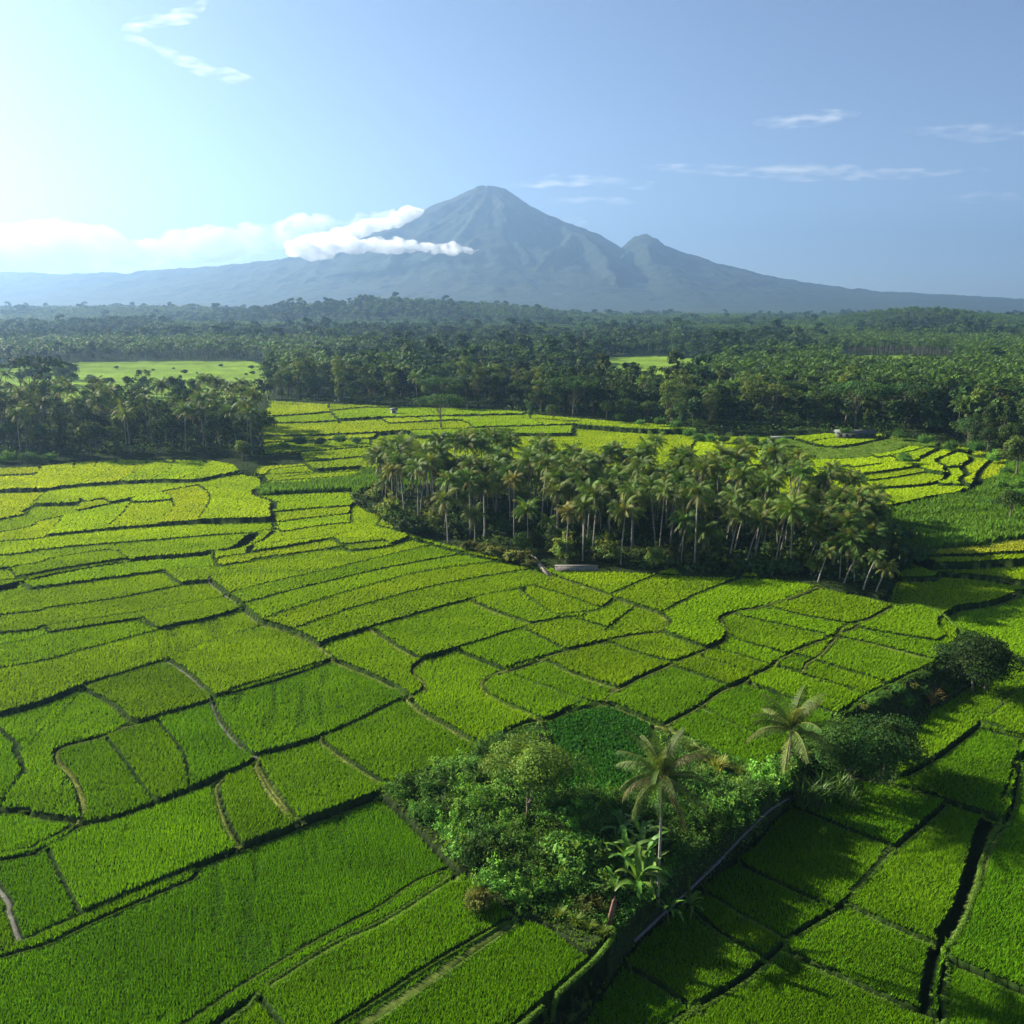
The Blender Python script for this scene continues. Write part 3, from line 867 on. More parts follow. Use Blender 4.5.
PC = [palm_crown_mesh('palm_crown', L=rng.uniform(4.0, 4.8), n=int(rng.integers(24, 30)), yellow=y, col=c, dry=d) for y, c, d in
      ((.05, GREEN_P, 2), (.12, GREEN_P * [1, .95, 1], 3), (.25, GREEN_P * [1.25, 1.05, 1], 4), (.1, GREEN_P * [.8, .95, .9], 2), (.5, np.array([.16, .16, .03]), 5), (.15, GREEN_P * [.7, .8, .8], 2))]
PT = [palm_trunk_mesh('palm_trunk', 14, (l, m), .17) for l, m in ((0, 0), (.8, .3), (-.7, .4), (1.8, 0), (2.8, -.5), (-1.6, -.3))]
def new_palm(ci, ti, loc, rz, h, label, group, cs=1., name='coconut_palm'):
    s = h / 14.
    t = thing(name, loc, label, 'palm tree', group, rz)
    tr = link('trunk', PT[ti][0], t); tr.scale = (max(.8, s ** .5), max(.8, s ** .5), s)
    tip = PT[ti][1] * np.array([max(.8, s ** .5), max(.8, s ** .5), s])
    cr = link('crown', PC[ci], t, tuple(tip - np.array([0, 0, .15]))); cr.scale = (cs,) * 3
    cr.rotation_euler = (rng.normal(0, .1), rng.normal(0, .1), rng.random() * 6.28)
    return t
def dart(n, poly, r, tries=6000, rf=None):
    xs, ys = zip(*poly); out = []
    for _ in range(tries):
        if len(out) >= n: break
        x = random.uniform(min(xs), max(xs)); y = random.uniform(min(ys), max(ys))
        if not in_poly(np.array([x]), np.array([y]), poly)[0]: continue
        X, Y, Z = at_px(x, y)
        if all((X - a) ** 2 + (Y - b) ** 2 > r * r for a, b, *_ in out): out.append((X, Y, Z, x, y))
    return out
# --- the middle grove: palms surveyed one by one along its front, then those behind
GRP = 'coconut palms of the grove between the paddies'
front = [ # foot x, y, crown-top y, lean of the head in pixels, crown, label
    (566, 562, 502, 2, 4, 'browned short palm standing right behind the low grey wall'),
    (485, 537, 478, -1, 2, 'tall palm with the thickest pale bare trunk at the front left of the grove'),
    (514, 539, 470, 0, 4, 'yellow-crowned palm with a thin trunk near the front of the grove'),
    (474, 518, 462, -10, 4, 'tall palm with a wide yellow crown left of the thick pale trunk'),
    (448, 543, 490, -2, 2, 'small thin palm in front of the dark bamboo at the grove edge'),
    (434, 527, 492, -2, 4, 'withered small palm with a brown tattered crown'),
    (549, 551, 512, 0, 2, 'squat palm with drooping olive crown above the grassy grove floor'),
    (659, 557, 482, 4, 1, 'straight palm with green crown above two round bushes'),
    (677, 559, 496, 16, 0, 'palm leaning to the right with a clean pale trunk'),
    (707, 558, 498, 5, 2, 'palm with orange hanging fronds under a bushy crown'),
    (728, 566, 506, 8, 1, None), (734, 554, 500, 9, 0, None), (754, 562, 498, 10, 1, None), (775, 567, 497, 9, 2, None), (791, 541, 495, 7, 1, None),
    (596, 535, 476, 0, 1, None), (632, 541, 484, 2, 0, None), (547, 514, 470, 0, 3, None), (524, 525, 488, 0, 0, None),
    (814, 532, 468, 11, 1, None), (840, 524, 470, 6, 5, None), (868, 520, 480, 8, 5, 'dark ragged palm standing last at the right end of the grove'),
    (814, 571, 528, 8, 5, None), (818, 582, 542, 7, 5, None), (844, 583, 545, 10, 5, None), (863, 590, 545, 10, 5, None),
    (876, 592, 562, 9, 4, 'stunted palm with few pale broken fronds at the shady corner'), (393, 522, 462, 0, 4, 'reddish dead-crowned palm over the left grove edge')]
used = []
for (fx, fy, ty, ln, ci, lab_) in front:
    X, Y, Z = at_px(fx, fy); D = Y * CP + (H_CAM - Z) * SP
    h = max(5., (fy - ty) * D / F_PX / CP * .97 - 2.0)
    t = thing('coconut_palm', (X, Y, Z), lab_ or 'slender leaning palm with a pale trunk along the shady front of the grove', 'palm tree', GRP)
    lean = ln * D / F_PX
    me, tip = palm_trunk_mesh('palm_trunk', h, (lean, rng.normal(0, .4)), .15 if fx != 485 else .24, .35)
    link('trunk', me, t); cr = link('crown', PC[ci], t, tuple(tip - np.array([0, 0, .15]))); s = .62 if h < 9 else (.8 if ci == 4 else .95); cr.scale = (s,) * 3; cr.rotation_euler = (0, .1, rng.random() * 6.28)
    used.append((X, Y))
grove = [(366, 498), (378, 490), (420, 489), (520, 491), (620, 496), (700, 501), (780, 509), (850, 521), (884, 560), (870, 584), (800, 575), (700, 572), (600, 566), (545, 560), (500, 552), (450, 538), (405, 524)]
k = 0
for X, Y, Z, x, y in dart(265, grove, 2.45, 24000):
    if min((X - a) ** 2 + (Y - b) ** 2 for a, b in used) < 7: continue
    edge = y > 528 + max(0, (x - 480)) * .10 and x < 800
    if edge and rng.random() < .6: continue
    h = (rng.uniform(10.5, 16.5) if rng.random() < .7 else rng.uniform(6.5, 10.5)) if x < 800 else rng.uniform(6.5, 12.5)
    ci = int(rng.choice([0, 1, 2, 3, 5], p=[.25, .25, .2, .2, .1])) if x < 800 else 5
    new_palm(ci, int(rng.integers(0, 6)), (X, Y, Z), rng.random() * 6.28 if x < 680 else rng.normal(0, .5), h, 'tall green coconut palm crowded inside the grove', GRP, rng.uniform(.85, 1.1)); k += 1
print('grove palms', k)
# undergrowth of the grove: bushes one can tell apart
def bush_meshes(w, h, leaves, size, col, name, asp=.5, n=14, droop=0.):
    mb = MB(); col = np.array(col)
    cl = []
    for i in range(n):
        a = rng.random() * 2 * PI; r = w * .36 * math.sqrt(rng.random()); cl.append((r * math.cos(a), r * math.sin(a), h * (.25 + .5 * rng.random() * (1 - r / w)), w * rng.uniform(.13, .24)))
    tot = sum(c[3] ** 2 for c in cl)
    for x, y, z, r in cl:
        m = max(6, int(leaves * r * r / tot)); d = rand_dir(m); d[:, 2] = np.abs(d[:, 2]) - .25 * rng.random(m)
        P = np.array([x, y, z]) + d * (r * (.5 + .55 * rng.random(m) ** .6))[:, None] * np.array([1, 1, min(1.4, h / w * 1.3)])
        P[:, 2] = np.maximum(P[:, 2], .05)
        ct = col * rng.uniform(.65, 1.35)
        leaf_quads(mb, P, d, np.full(m, size), asp, ct * (.65 + .7 * rng.random(m))[:, None], droop=droop)
    for q in range(n * 3):
        x, y, z, r = cl[int(rng.integers(0, n))]; d = rand_dir(1)[0]; d[2] = abs(d[2]) * .9 + .25; d /= np.linalg.norm(d); L = rng.uniform(.25, .6) * h
        u = np.linspace(0, 1, 5)[:, None]; C = np.array([x, y, z]) + d * r * .7 + d * L * u + np.array([0, 0, -.35 * L]) * u ** 2
        mb.tube(C, [.025, .02, .015, .01, .006], 3, (.10, .09, .05), False)
        m = 16; P = C[rng.integers(1, 5, m)] + rng.normal(0, .09 * h ** .5, (m, 3)); leaf_quads(mb, P, np.tile(d, (m, 1)), np.full(m, size * rng.uniform(.8, 1.9)), asp * rng.uniform(.5, 1), col * rng.uniform(.7, 1.6) * np.array([rng.uniform(.9, 1.4), 1, 1]), droop=.4)
    return mb.mesh(name, M_LEAF)
BU = [bush_meshes(5, 3.5, 900, .5, DARK, 'bush'), bush_meshes(4, 3, 800, .42, MIDG, 'bush'), bush_meshes(4.5, 4.5, 900, .5, LITE, 'bush'), bush_meshes(3.5, 2.2, 600, .4, (.085, .115, .03), 'bush')]
GB = 'bushes under the palm grove'
for X, Y, Z, x, y in dart(120, grove, 3.2, 6000):
    o = link('bush', BU[int(rng.choice([0, 0, 0, 1, 1, 2]))], None, (X, Y, Z - .1)); o.rotation_euler = (0, 0, rng.random() * 6.28); s = rng.uniform(.6, 1.35); o.scale = (s, s, s)
    tag(o, 'leafy bush under the tall grove palms', 'bush', GB)
for bx, by, bi, s, l in [(392, 524, 2, 1.5, 'bright green bamboo-like clump at the left tip of the grove'), (370, 508, 0, 1.2, None), (380, 515, 0, 1.3, None), (404, 529, 0, 1.3, None), (416, 534, 0, 1.4, None),
                    (609, 563, 2, 1.2, 'light green tall bush right of the low grey wall'), (655, 566, 2, 1.0, 'light green bush by the paddies at the grove front'), (640, 560, 1, .9, None), (596, 560, 1, .7, None),
                    (470, 549, 3, 1.0, None), (483, 553, 3, 1.1, None), (497, 557, 3, 1.2, None), (510, 560, 3, 1.1, None), (522, 563, 3, 1.2, None), (532, 566, 3, .9, None), (357, 500, 1, .8, None), (365, 500, 3, .8, None),
                    (905, 560, 0, 1.6, None), (893, 545, 0, 1.5, None), (885, 575, 0, 1.4, None), (860, 545, 0, 1.7, None), (842, 540, 0, 1.6, None)]:
    X, Y, Z = at_px(bx, by)
    o = link('bush', BU[bi], None, (X, Y, Z - .1)); o.rotation_euler = (0, 0, rng.random() * 6.28); o.scale = (s,) * 3
    tag(o, l or ('dry straw-coloured bush on the edge of the grove' if bi == 3 else 'dark dense bush on the edge of the palm grove'), 'bush', None if l else ('dry bushes at the grove edge' if bi == 3 else 'dark bushes at the grove edge'))
# --- the left grove: palms and trees mixed
GL = 'trees of the grove at the far left'
left = [(-90, 420), (0, 420), (80, 418), (200, 420), (255, 424), (262, 440), (258, 455), (200, 455), (120, 456), (40, 455), (0, 453), (-90, 458)]
for X, Y, Z, x, y in dart(150, left, 5.0, 9000):
    sc = rng.uniform(.85, 1.2)
    if rng.random() < .36: new_palm(int(rng.choice([0, 1, 2, 3, 5])), int(rng.integers(0, 6)), (X, Y, Z), rng.random() * 6.28, rng.uniform(13, 18), 'coconut palm mixed into the shady left grove', GL, 1.05)
    else: new_tree(int(rng.choice([0, 2, 3, 7, 4, 1])), (X, Y, Z), rng.random() * 6.28, sc, 'leafy tree mixed into the shady left grove', 'leafy trees of the grove at the far left')
for (x, y, i, s, l) in [(92, 457, 4, 1.35, 'round pale green tree with a forked white trunk in front of the left grove'), (118, 456, 3, .9, 'slim light tree just right of the round pale tree'),
                        (243, 461, 4, .75, 'shaggy drooping straw-green tree at the right tip of the left grove'), (262, 446, 0, 1.1, 'dark round tree closing the right end of the left grove')]:
    X, Y, Z = at_px(x, y); new_tree(i, (X, Y, Z), 1., s, l, GL)
X, Y, Z = at_px(26, 452); new_palm(0, 4, (X, Y, Z), 0, 10, 'small bent palm alone before the left grove', GL, .8)
# --- lone trees in the middle fields
for (x, y, i, s, l) in [(441, 428, 5, .95, 'lone umbrella-shaped tree in the sunny middle fields'), (1016, 478, 4, 1.35, 'bright leafy tree at the right edge beside the terraces'), (1010, 520, 1, .8, 'mid green tree in the scrub at the right edge'),
                        (855, 430, 5, 1.35, 'huge dark flat-topped tree behind the long shed'), (905, 428, 5, 1.25, 'wide flat-topped tree right of the long shed'), (775, 424, 6, 1.15, 'tall olive tree with open crown at the forest front'),
                        (745, 422, 7, 1.1, 'narrow olive tree beside a reddish crown'), (530, 418, 2, .7, 'small dark tree at the corner of the middle fields'), (553, 420, 1, .7, 'small round tree left of the forest front')]:
    X, Y, Z = at_px(x, y); new_tree(i, (X, Y, Z), 2., s, l, None)
# --- front of the forest: trees that can be told apart
FZ = [(268, 400), (340, 404), (412, 406), (480, 408), (525, 412), (600, 420), (650, 424), (700, 431), (760, 433), (790, 431), (850, 433), (890, 435), (950, 445), (1005, 458), (1100, 470)]
def fz_y(x): return np.interp(x, [p[0] for p in FZ], [p[1] for p in FZ])
def in_clear(X, Y):
    x, y, lab, d, k, zc, zm, u, clr = lookup(np.atleast_1d(X), np.atleast_1d(Y)); return clr
nb = npm = 0; placed = []; clear_spots = [at_px(x, y)[:2] for x, y in ((855, 430), (905, 428), (775, 424), (745, 422))]
for att in range(9000):
    if nb >= 150 and npm >= 25: break
    x = random.uniform(262, 1120) if random.random() < .9 else random.uniform(-60, 262)
    fy = fz_y(x) if x > 262 else 398
    y = fy - 1 - 17 * random.random() ** 1.6
    X, Y, Z = at_px(x, y)
    if in_clear(X, Y)[0]: continue
    if any(abs(X - a) < 13 and -32 < Y - b < 10 for a, b in clear_spots): continue
    r = 5.5
    if any((X - a) ** 2 + (Y - b) ** 2 < r * r for a, b in placed): continue
    placed.append((X, Y))
    if random.random() < .1 and npm < 60:
        new_palm(int(rng.choice([0, 3, 5])), int(rng.integers(0, 3)), (X, Y, Z), rng.random() * 6.28, rng.uniform(11, 16), 'coconut palm among the trees at the forest front', 'palms at the forest front', 1.); npm += 1
    elif nb < 150:
        i = int(rng.choice(8, p=[.22, .18, .16, .13, .11, .06, .05, .09])); sc = rng.uniform(.75, 1.25)
        new_tree(i, (X, Y, Z), rng.random() * 6.28, sc, BLNAME[i] + ' in the dense forest front beyond the fields', BLNAME[i] + 's at the forest front'); nb += 1
for (x0, y0, x1, y1, n) in [(15, 385, 75, 392, 9), (30, 378, 90, 384, 7), (130, 392, 235, 400, 16), (90, 384, 120, 392, 3)]:     # hedge trees among the far left fields
    for q in range(n):
        x, y = random.uniform(x0, x1), random.uniform(y0, y1); X, Y, Z = at_px(x, y)
        new_tree(int(rng.choice([0, 0, 1, 2])), (X, Y, Z), rng.random() * 6.28, rng.uniform(.6, .95), 'dark round tree in the tree rows among the far left fields', 'tree rows among the far left fields')
for q in range(11):
    x, y = random.uniform(10, 262), random.uniform(364, 378); X, Y, Z = at_px(x, y); sc = rng.uniform(.5, 1.1)
    o = link('bush', BU[int(rng.choice([0, 1]))], None, (X, Y, Z)); o.scale = (sc * .8, sc * .8, sc); tag(o, 'small dark bush out in the far left field', 'bush', 'small bushes in the far left field')
print('forest front', nb, npm)

# undergrowth on the shaded floors: one mass
pts = []
n = 60000; x = rng.uniform(-150, 1150, n); y = 392 + 210 * rng.random(n)
gx, gy, gz = ground_at(x, y); _, _, lab, d, k, zc, zm, u, clr = lookup(gx, gy)
band = (x > 262) & (y > fz_y(x) - 34) & (y < fz_y(x))
lg = in_poly(x, y, left); gv = in_poly(x, y, grove) & ~((y > 545) & (x > 520) & (x < 640)) & ~((y > 525) & (x > 430) & (x < 540) & (rng.random(n) < .8))
m = (band | lg | gv) & ~clr
m &= rng.random(n) < np.clip(2.2 * fbm(gx / 9, gy / 9, 3) - .45, 0, 1) * np.where(gv, 1., .8)
corner = [(398, 792), (450, 778), (486, 750), (545, 724), (560, 790), (620, 800), (650, 735), (790, 752), (838, 716), (856, 735), (850, 775), (800, 800), (690, 890), (640, 930), (606, 930), (560, 920), (515, 912), (460, 862)]
x2 = rng.uniform(395, 955, 15000); y2 = rng.uniform(665, 940, 15000); g2 = ground_at(x2, y2); _, _, _, _, _, _, z2, u2, _ = lookup(g2[0], g2[1])
m2 = in_poly(x2, y2, corner) & (u2 == 3); P2 = np.c_[g2[0], g2[1], z2][m2]
rep2 = 9; Q2 = np.repeat(P2, rep2, 0) + rng.normal(0, .4, (len(P2) * rep2, 3)) * np.array([1, 1, 0]); hh2 = .4 + 2.4 * np.clip(fbm(Q2[:, 0] / 2.2, Q2[:, 1] / 2.2, 3) - .3, 0, 1)
Q2[:, 2] += hh2 * (.35 + .75 * rng.random(len(Q2))) 
P = np.c_[gx, gy, zm][m]; tall = np.where(gv[m], 1.3, 2.2)[:, None] * (.5 + rng.random((len(P), 1)))
rep_ = 7; Q = np.repeat(P, rep_, 0) + rng.normal(0, 1, (len(P) * rep_, 3)) * np.array([.9, .9, .0]); Q[:, 2] += (np.repeat(tall, rep_, 0)[:, 0]) * rng.random(len(Q)) + .2
mb = MB(); nn = rng.normal(0, .6, (len(Q), 3)); nn[:, 2] = np.abs(nn[:, 2]) + .4
leaf_quads(mb, Q, nn, np.full(len(Q), 1.0), .5, np.array([.04, .085, .018]) * (.5 + 1.0 * rng.random((len(Q), 1))))
nn = rng.normal(0, .5, (len(Q2), 3)); nn[:, 2] = np.abs(nn[:, 2]) + .5
cc2 = np.where(fbm(Q2[:, 0] / 5, Q2[:, 1] / 5, 2)[:, None] > .55, np.array([.085, .19, .022]), np.array([.055, .15, .02]))
leaf_quads(mb, Q2, nn, .16 + .3 * rng.random(len(Q2)) ** 2, .6, cc2 * (.55 + .9 * rng.random((len(Q2), 1))))
struct(link('undergrowth', mb.mesh('undergrowth', M_LEAF)), 'stuff'); print('undergrowth', len(Q))
# ------------------------------------------------------------------ the far forest: one mass of stuff, grown from the crowns of standing trees
def far_crown(kind, h, w, n, size, col):
    cl = crown_clumps(kind, h, w); mb = MB(); tot = sum(c[3] ** 2 for c in cl); col = np.array(col)
    for (x, y, z, r, sq) in cl:
        m = max(3, int(n * r * r / tot)); d = rand_dir(m); d[:, 2] = np.abs(d[:, 2])
        P = np.array([x, y, z]) + d * (r * .95) * np.array([1, 1, sq])
        leaf_quads(mb, P, d, np.full(m, size), .7, col * rng.uniform(.7, 1.3) * (.7 + .6 * rng.random(m))[:, None])
    return mb
FT = []
for kd, h, w, c in (('round', 13, 12, DARK), ('round', 11, 10, MIDG), ('tall', 16, 9, DARK), ('umbrella', 14, 17, MIDG), ('round', 12, 11, LITE), ('tall', 15, 8, OLIV)):
    FT.append(far_crown(kd, h, w, 260, 1.7, c))
for q in range(3):
    mb = MB()
    for i in range(15):
        frond_geo(mb, 4.6, i * 2.399, 1.2 - 1.7 * i / 15, 1.4, 5, .75, GREEN_P * np.array([.85, .9, .9]) * rng.uniform(.7, 1.3), origin=(0, 0, 12.5), nseg=4, ll=.34)
    mb.tube([(0, 0, 0), (.2, .1, 12.5)], [.2, .13], 4, (.2, .18, .15), False)
    FT.append(mb)
for mb in FT: mb.T = [t * .72 for t in mb.T]
P = []
for y0, y1, a in ((330, 700, 46.), (700, 1200, 55.), (1200, 2000, 75.), (2000, 3600, 130.)):
    w1 = .64 * y1 + 60
    n = int(2 * w1 * (y1 - y0) / a); X = rng.uniform(-w1, w1, n); Y = rng.uniform(y0, y1, n)
    x, y, lab, d, k, zc, zm, u, clr = lookup(X, Y)
    m = (np.abs(X) < .62 * Y + 60) & ~clr
    fy = np.where(x > 262, fz_y(x) - 6, 402); m &= (y < fy) & ((u == 4) | (lab < 0))
    dens = fbm(X / 90, Y / 160, 3); m &= rng.random(n) < np.clip(.5 + 1.6 * (dens - .25), .25, 1)
    X, Y, zc = X[m], Y[m], zc[m]
    if y0 == 330 and placed:
        A = np.array(placed); keep = np.ones(len(X), bool)
        for ax, ay in A: keep &= (X - ax) ** 2 + (Y - ay) ** 2 > 16
        X, Y, zc = X[keep], Y[keep], zc[keep]
    palmy = sstep(.42, .58, fbm(X / 220 + 9, Y / 300, 2)) * (Y > 420) * .8 + .15
    pal = rng.random(len(X)) < palmy
    kind = np.where(pal, 6 + rng.integers(0, 3, len(X)), rng.choice(6, len(X), p=[.3, .22, .2, .08, .1, .1]))
    sc = rng.uniform(.6, 1.15, len(X)) * np.where(pal, 1., 1 + .5 * (rng.random(len(X)) < .08)) * (1.0 if a < 60 else (1.15 if a < 100 else 1.5))
    P.append(np.c_[X, Y, zc + hills(X, Y), kind, sc, rng.random(len(X)) * 6.283])
P = np.concatenate(P); print('far trees', len(P))
me = bpy.data.meshes.new('forest'); me.vertices.add(len(P)); me.vertices.foreach_set('co', P[:, :3].astype(np.float32).ravel())
for nm, col in (('kind', 3),):
    at = me.attributes.new(nm, 'INT', 'POINT'); at.data.foreach_set('value', P[:, col].astype(np.int32))
for nm, col in (('size', 4), ('turn', 5)):
    at = me.attributes.new(nm, 'FLOAT', 'POINT'); at.data.foreach_set('value', P[:, col].astype(np.float32))
fo = struct(link('forest', me), 'stuff')
# nine single trees that stand at the edge of the forest give the mass its shapes
src = []
spots = [(300, 396), (372, 397), (455, 398), (590, 410), (668, 416), (722, 421), (815, 424), (925, 428), (985, 440)]
for q, (mb, (x, y)) in enumerate(zip(FT, spots)):
    X, Y, Z = at_px(x, y)
    if q < 6: m_ = mb.mesh('forest_tree', M_LEAF)
    else: m_ = mb.mesh('forest_palm', M_FROND)
    o = link('forest_tree' if q < 6 else 'forest_palm', m_, None, (X, Y, Z))
    tag(o, ('thin leafy tree in the first rows of the forest' if q < 6 else 'thin palm in the first rows of the forest'), 'tree' if q < 6 else 'palm tree', 'thin trees in the first rows of the forest' if q < 6 else 'thin palms in the first rows of the forest'); src.append(o)
ng = bpy.data.node_groups.new('forest_growth', 'GeometryNodeTree')
ng.interface.new_socket('Geometry', in_out='INPUT', socket_type='NodeSocketGeometry'); ng.interface.new_socket('Geometry', in_out='OUTPUT', socket_type='NodeSocketGeometry')
gi = ng.nodes.new('NodeGroupInput'); go = ng.nodes.new('NodeGroupOutput')
iop = ng.nodes.new('GeometryNodeInstanceOnPoints'); join = ng.nodes.new('GeometryNodeGeometryToInstance')
def gattr(nm, t):
    n = ng.nodes.new('GeometryNodeInputNamedAttribute'); n.data_type = t; n.inputs['Name'].default_value = nm
    return n.outputs['Attribute']
for o in reversed(src):
    oi = ng.nodes.new('GeometryNodeObjectInfo'); oi.transform_space = 'ORIGINAL'; oi.inputs['Object'].default_value = o
    ng.links.new(oi.outputs['Geometry'], join.inputs[0])
m2p = ng.nodes.new('GeometryNodeMeshToPoints')
ng.links.new(gi.outputs[0], m2p.inputs[0]); ng.links.new(m2p.outputs[0], iop.inputs['Points']); ng.links.new(join.outputs[0], iop.inputs['Instance'])
iop.inputs['Pick Instance'].default_value = True
ng.links.new(gattr('kind', 'INT'), iop.inputs['Instance Index'])
cx = ng.nodes.new('ShaderNodeCombineXYZ'); ng.links.new(gattr('turn', 'FLOAT'), cx.inputs[2]); ng.links.new(cx.outputs[0], iop.inputs['Rotation'])
ng.links.new(gattr('size', 'FLOAT'), iop.inputs['Scale'])
ng.links.new(iop.outputs[0], go.inputs[0])
md = fo.modifiers.new('growth', 'NODES'); md.node_group = ng
# ------------------------------------------------------------------ the wooded corner between the near paddies
def fg_palm(base, top_y, L, n, label, cols, lean, seed, upmost, downmost, dead=0, sheath=True):
    global rng
    keep = rng; rng = np.random.default_rng(seed)
    X, Y, Z = at_px(*base); D = Y * CP + (H_CAM - Z) * SP
    h = (base[1] - top_y) * D / F_PX / CP
    t = thing('coconut_palm', (X, Y, Z), label, 'palm tree')
    me, tip = palm_trunk_mesh('palm_trunk', h, lean, .15, .4); link('trunk', me, t)
    for i in range(n):
        q = i / (n - 1); mb = MB(); c = np.array(cols[i % len(cols)]) * rng.uniform(.75, 1.2)
        frond_geo(mb, L * rng.uniform(.85, 1.1), i * 2.399 + rng.normal(0, .25), upmost - (upmost - downmost) * q + rng.normal(0, .08), .75 + .75 * rng.random(), 60, .06, c, ll=.22, nseg=12, hang=.3 + .6 * q, fold=.35)
        link('frond', mb.mesh('frond', M_FROND), t, tuple(tip))
    for i in range(dead):
        mb = MB(); frond_geo(mb, L * .75, rng.random() * 6.28, -.9, .7, 34, .08, np.array([.20, .12, .05]) * rng.uniform(.7, 1.2), ll=.2, nseg=10, hang=1.1)
        o = link('frond', mb.mesh('frond', M_FROND), t, tuple(tip)); o['label'] = 'dry brown hanging frond'
    if sheath:
        mb = MB(); u = np.linspace(0, 1, 9)
        mb.tube(np.c_[.1 * np.sin(u * 5), .08 * np.cos(u * 4), -u * 2.6], .30 * (1 - u) ** .5 + .12, 9, (.2, .15, .05))
        for k in range(90):
            a = rng.random() * 6.28; z = -rng.random() * 2.4; p = np.array([.22 * math.cos(a), .22 * math.sin(a), z])
            mb.add([p + [0, 0, .1], p + [.05 * math.sin(a), -.05 * math.cos(a), 0], p + [.12 * math.cos(a), .12 * math.sin(a), -.6 - .3 * rng.random()]], [(0, 1, 2)], None, np.array([.20, .17, .05]) * rng.uniform(.6, 1.3))
        link('leaf_sheath', mb.mesh('leaf_sheath', M_FROND), t, tuple(tip + np.array([0, 0, .1])))
    mb = MB()
    for k in range(7):
        a = k * .9; th = np.linspace(0, PI, 6); c = np.array([.28 * math.cos(a), .28 * math.sin(a), -.35 - .1 * (k % 2)])
        mb.tube(np.c_[np.zeros(6), np.zeros(6), -.14 * np.cos(th)] + c, .12 * np.sin(th) + .005, 7, (.16, .17, .04))
    link('coconut_bunch', mb.mesh('coconut_bunch', M_FROND, True), t, tuple(tip))
    rng = keep
OL = (.065, .105, .018); YB = (.095, .09, .026); CR = (.15, .175, .035); GR = (.06, .13, .018)
fg_palm((657, 918), 785, 5.6, 24, 'tall thin coconut palm rising from the banana thicket, olive and brown fronds', [OL, GR, OL, GR, OL, YB], (.1, .2), 11, 1.55, -.6, 2)
fg_palm((786, 798), 744, 6.4, 23, 'short coconut palm with cream-tipped yellowing fronds beside the dark round tree', [OL, GR, CR, OL, GR, CR], (.2, .1), 23, 1.58, -.1, 1, False)
# banana plants
def banana(px_, h, label, seed, group='banana plants at the foot of the tall palm', col=(.06, .15, .018), n=10):
    r = np.random.default_rng(seed); X, Y, Z = at_px(*px_)
    t = thing('banana_plant', (X, Y, Z), label, 'banana plant', group, r.random() * 6.28)
    mb = MB(); u = np.linspace(0, 1, 7); mb.tube(np.c_[.1 * u, .05 * u, h * .55 * u - .2 * (u == 0)], .15 - .08 * u, 8, (.13, .17, .05)); link('stem', mb.mesh('stem', M_BIGLEAF, True), t)
    for i in range(n):
        a = i * 2.4 + r.normal(0, .3); L = h * r.uniform(.55, .85); up = r.uniform(.6, 1.35); dr = r.uniform(1.1, 2.3)
        s = np.linspace(0, 1, 12); ang = up - dr * s ** 1.5; ds = L / 11
        rr = np.concatenate(([0], np.cumsum(np.cos(ang[:-1]) * ds))); zz = np.concatenate(([0], np.cumsum(np.sin(ang[:-1]) * ds))) + h * .5
        wd = L * .075 * np.sin(PI * np.clip(s * .93 + .03, 0, 1)) ** .6 * (s > .12) + .02
        d = np.array([math.cos(a), math.sin(a)]); sd = np.array([-d[1], d[0]])
        wob = 1 + .18 * r.normal(size=12)
        C = np.c_[d[0] * rr, d[1] * rr, zz]; Lf = C + np.c_[sd[0] * wd * wob, sd[1] * wd * wob, wd * .35]; Rt = C - np.c_[sd[0] * wd / wob, sd[1] * wd / wob, -wd * .35]
        mb = MB(); V = np.stack([Lf, C, Rt], 1).reshape(-1, 3); k = np.arange(11) * 3
        f = np.concatenate([np.stack([k, k + 1, k + 4, k + 3], 1), np.stack([k + 1, k + 2, k + 5, k + 4], 1)])
        c = np.array(col) * r.uniform(.7, 1.4) * np.array([r.uniform(.9, 1.5), 1, 1]); tt = np.repeat(c[None] * (.8 + .4 * r.random((12, 1))), 3, 0); tt[1::3] *= 1.35
        mb.add(V, None, f, tt); link('leaf', mb.mesh('leaf', M_BIGLEAF, True), t)
BAN = [((637, 905), 4.2, 'banana plant left of the tall palm trunk with long strap leaves'), ((626, 880), 4.0, 'banana plant nearest the round shrubs'), ((645, 878), 4.6, 'tallest bright banana plant just left of the palm trunk'),
       ((668, 925), 3.0, 'low banana plant with broad dark leaves at the foot of the tall palm'), ((690, 918), 2.6, 'small banana plant in the shade by the grey pipe'), ((622, 850), 3.6, 'banana plant behind the others under the palm crown'),
       ((650, 905), 3.4, 'young banana plant directly at the palm foot'), ((640, 855), 4.0, 'banana plant with bent leaves high behind the palm trunk'), ((614, 902), 2.6, 'small banana plant at the lower edge of the thicket')]
for i, (p, h, l) in enumerate(BAN): banana(p, h * 1.15, l, 100 + i)
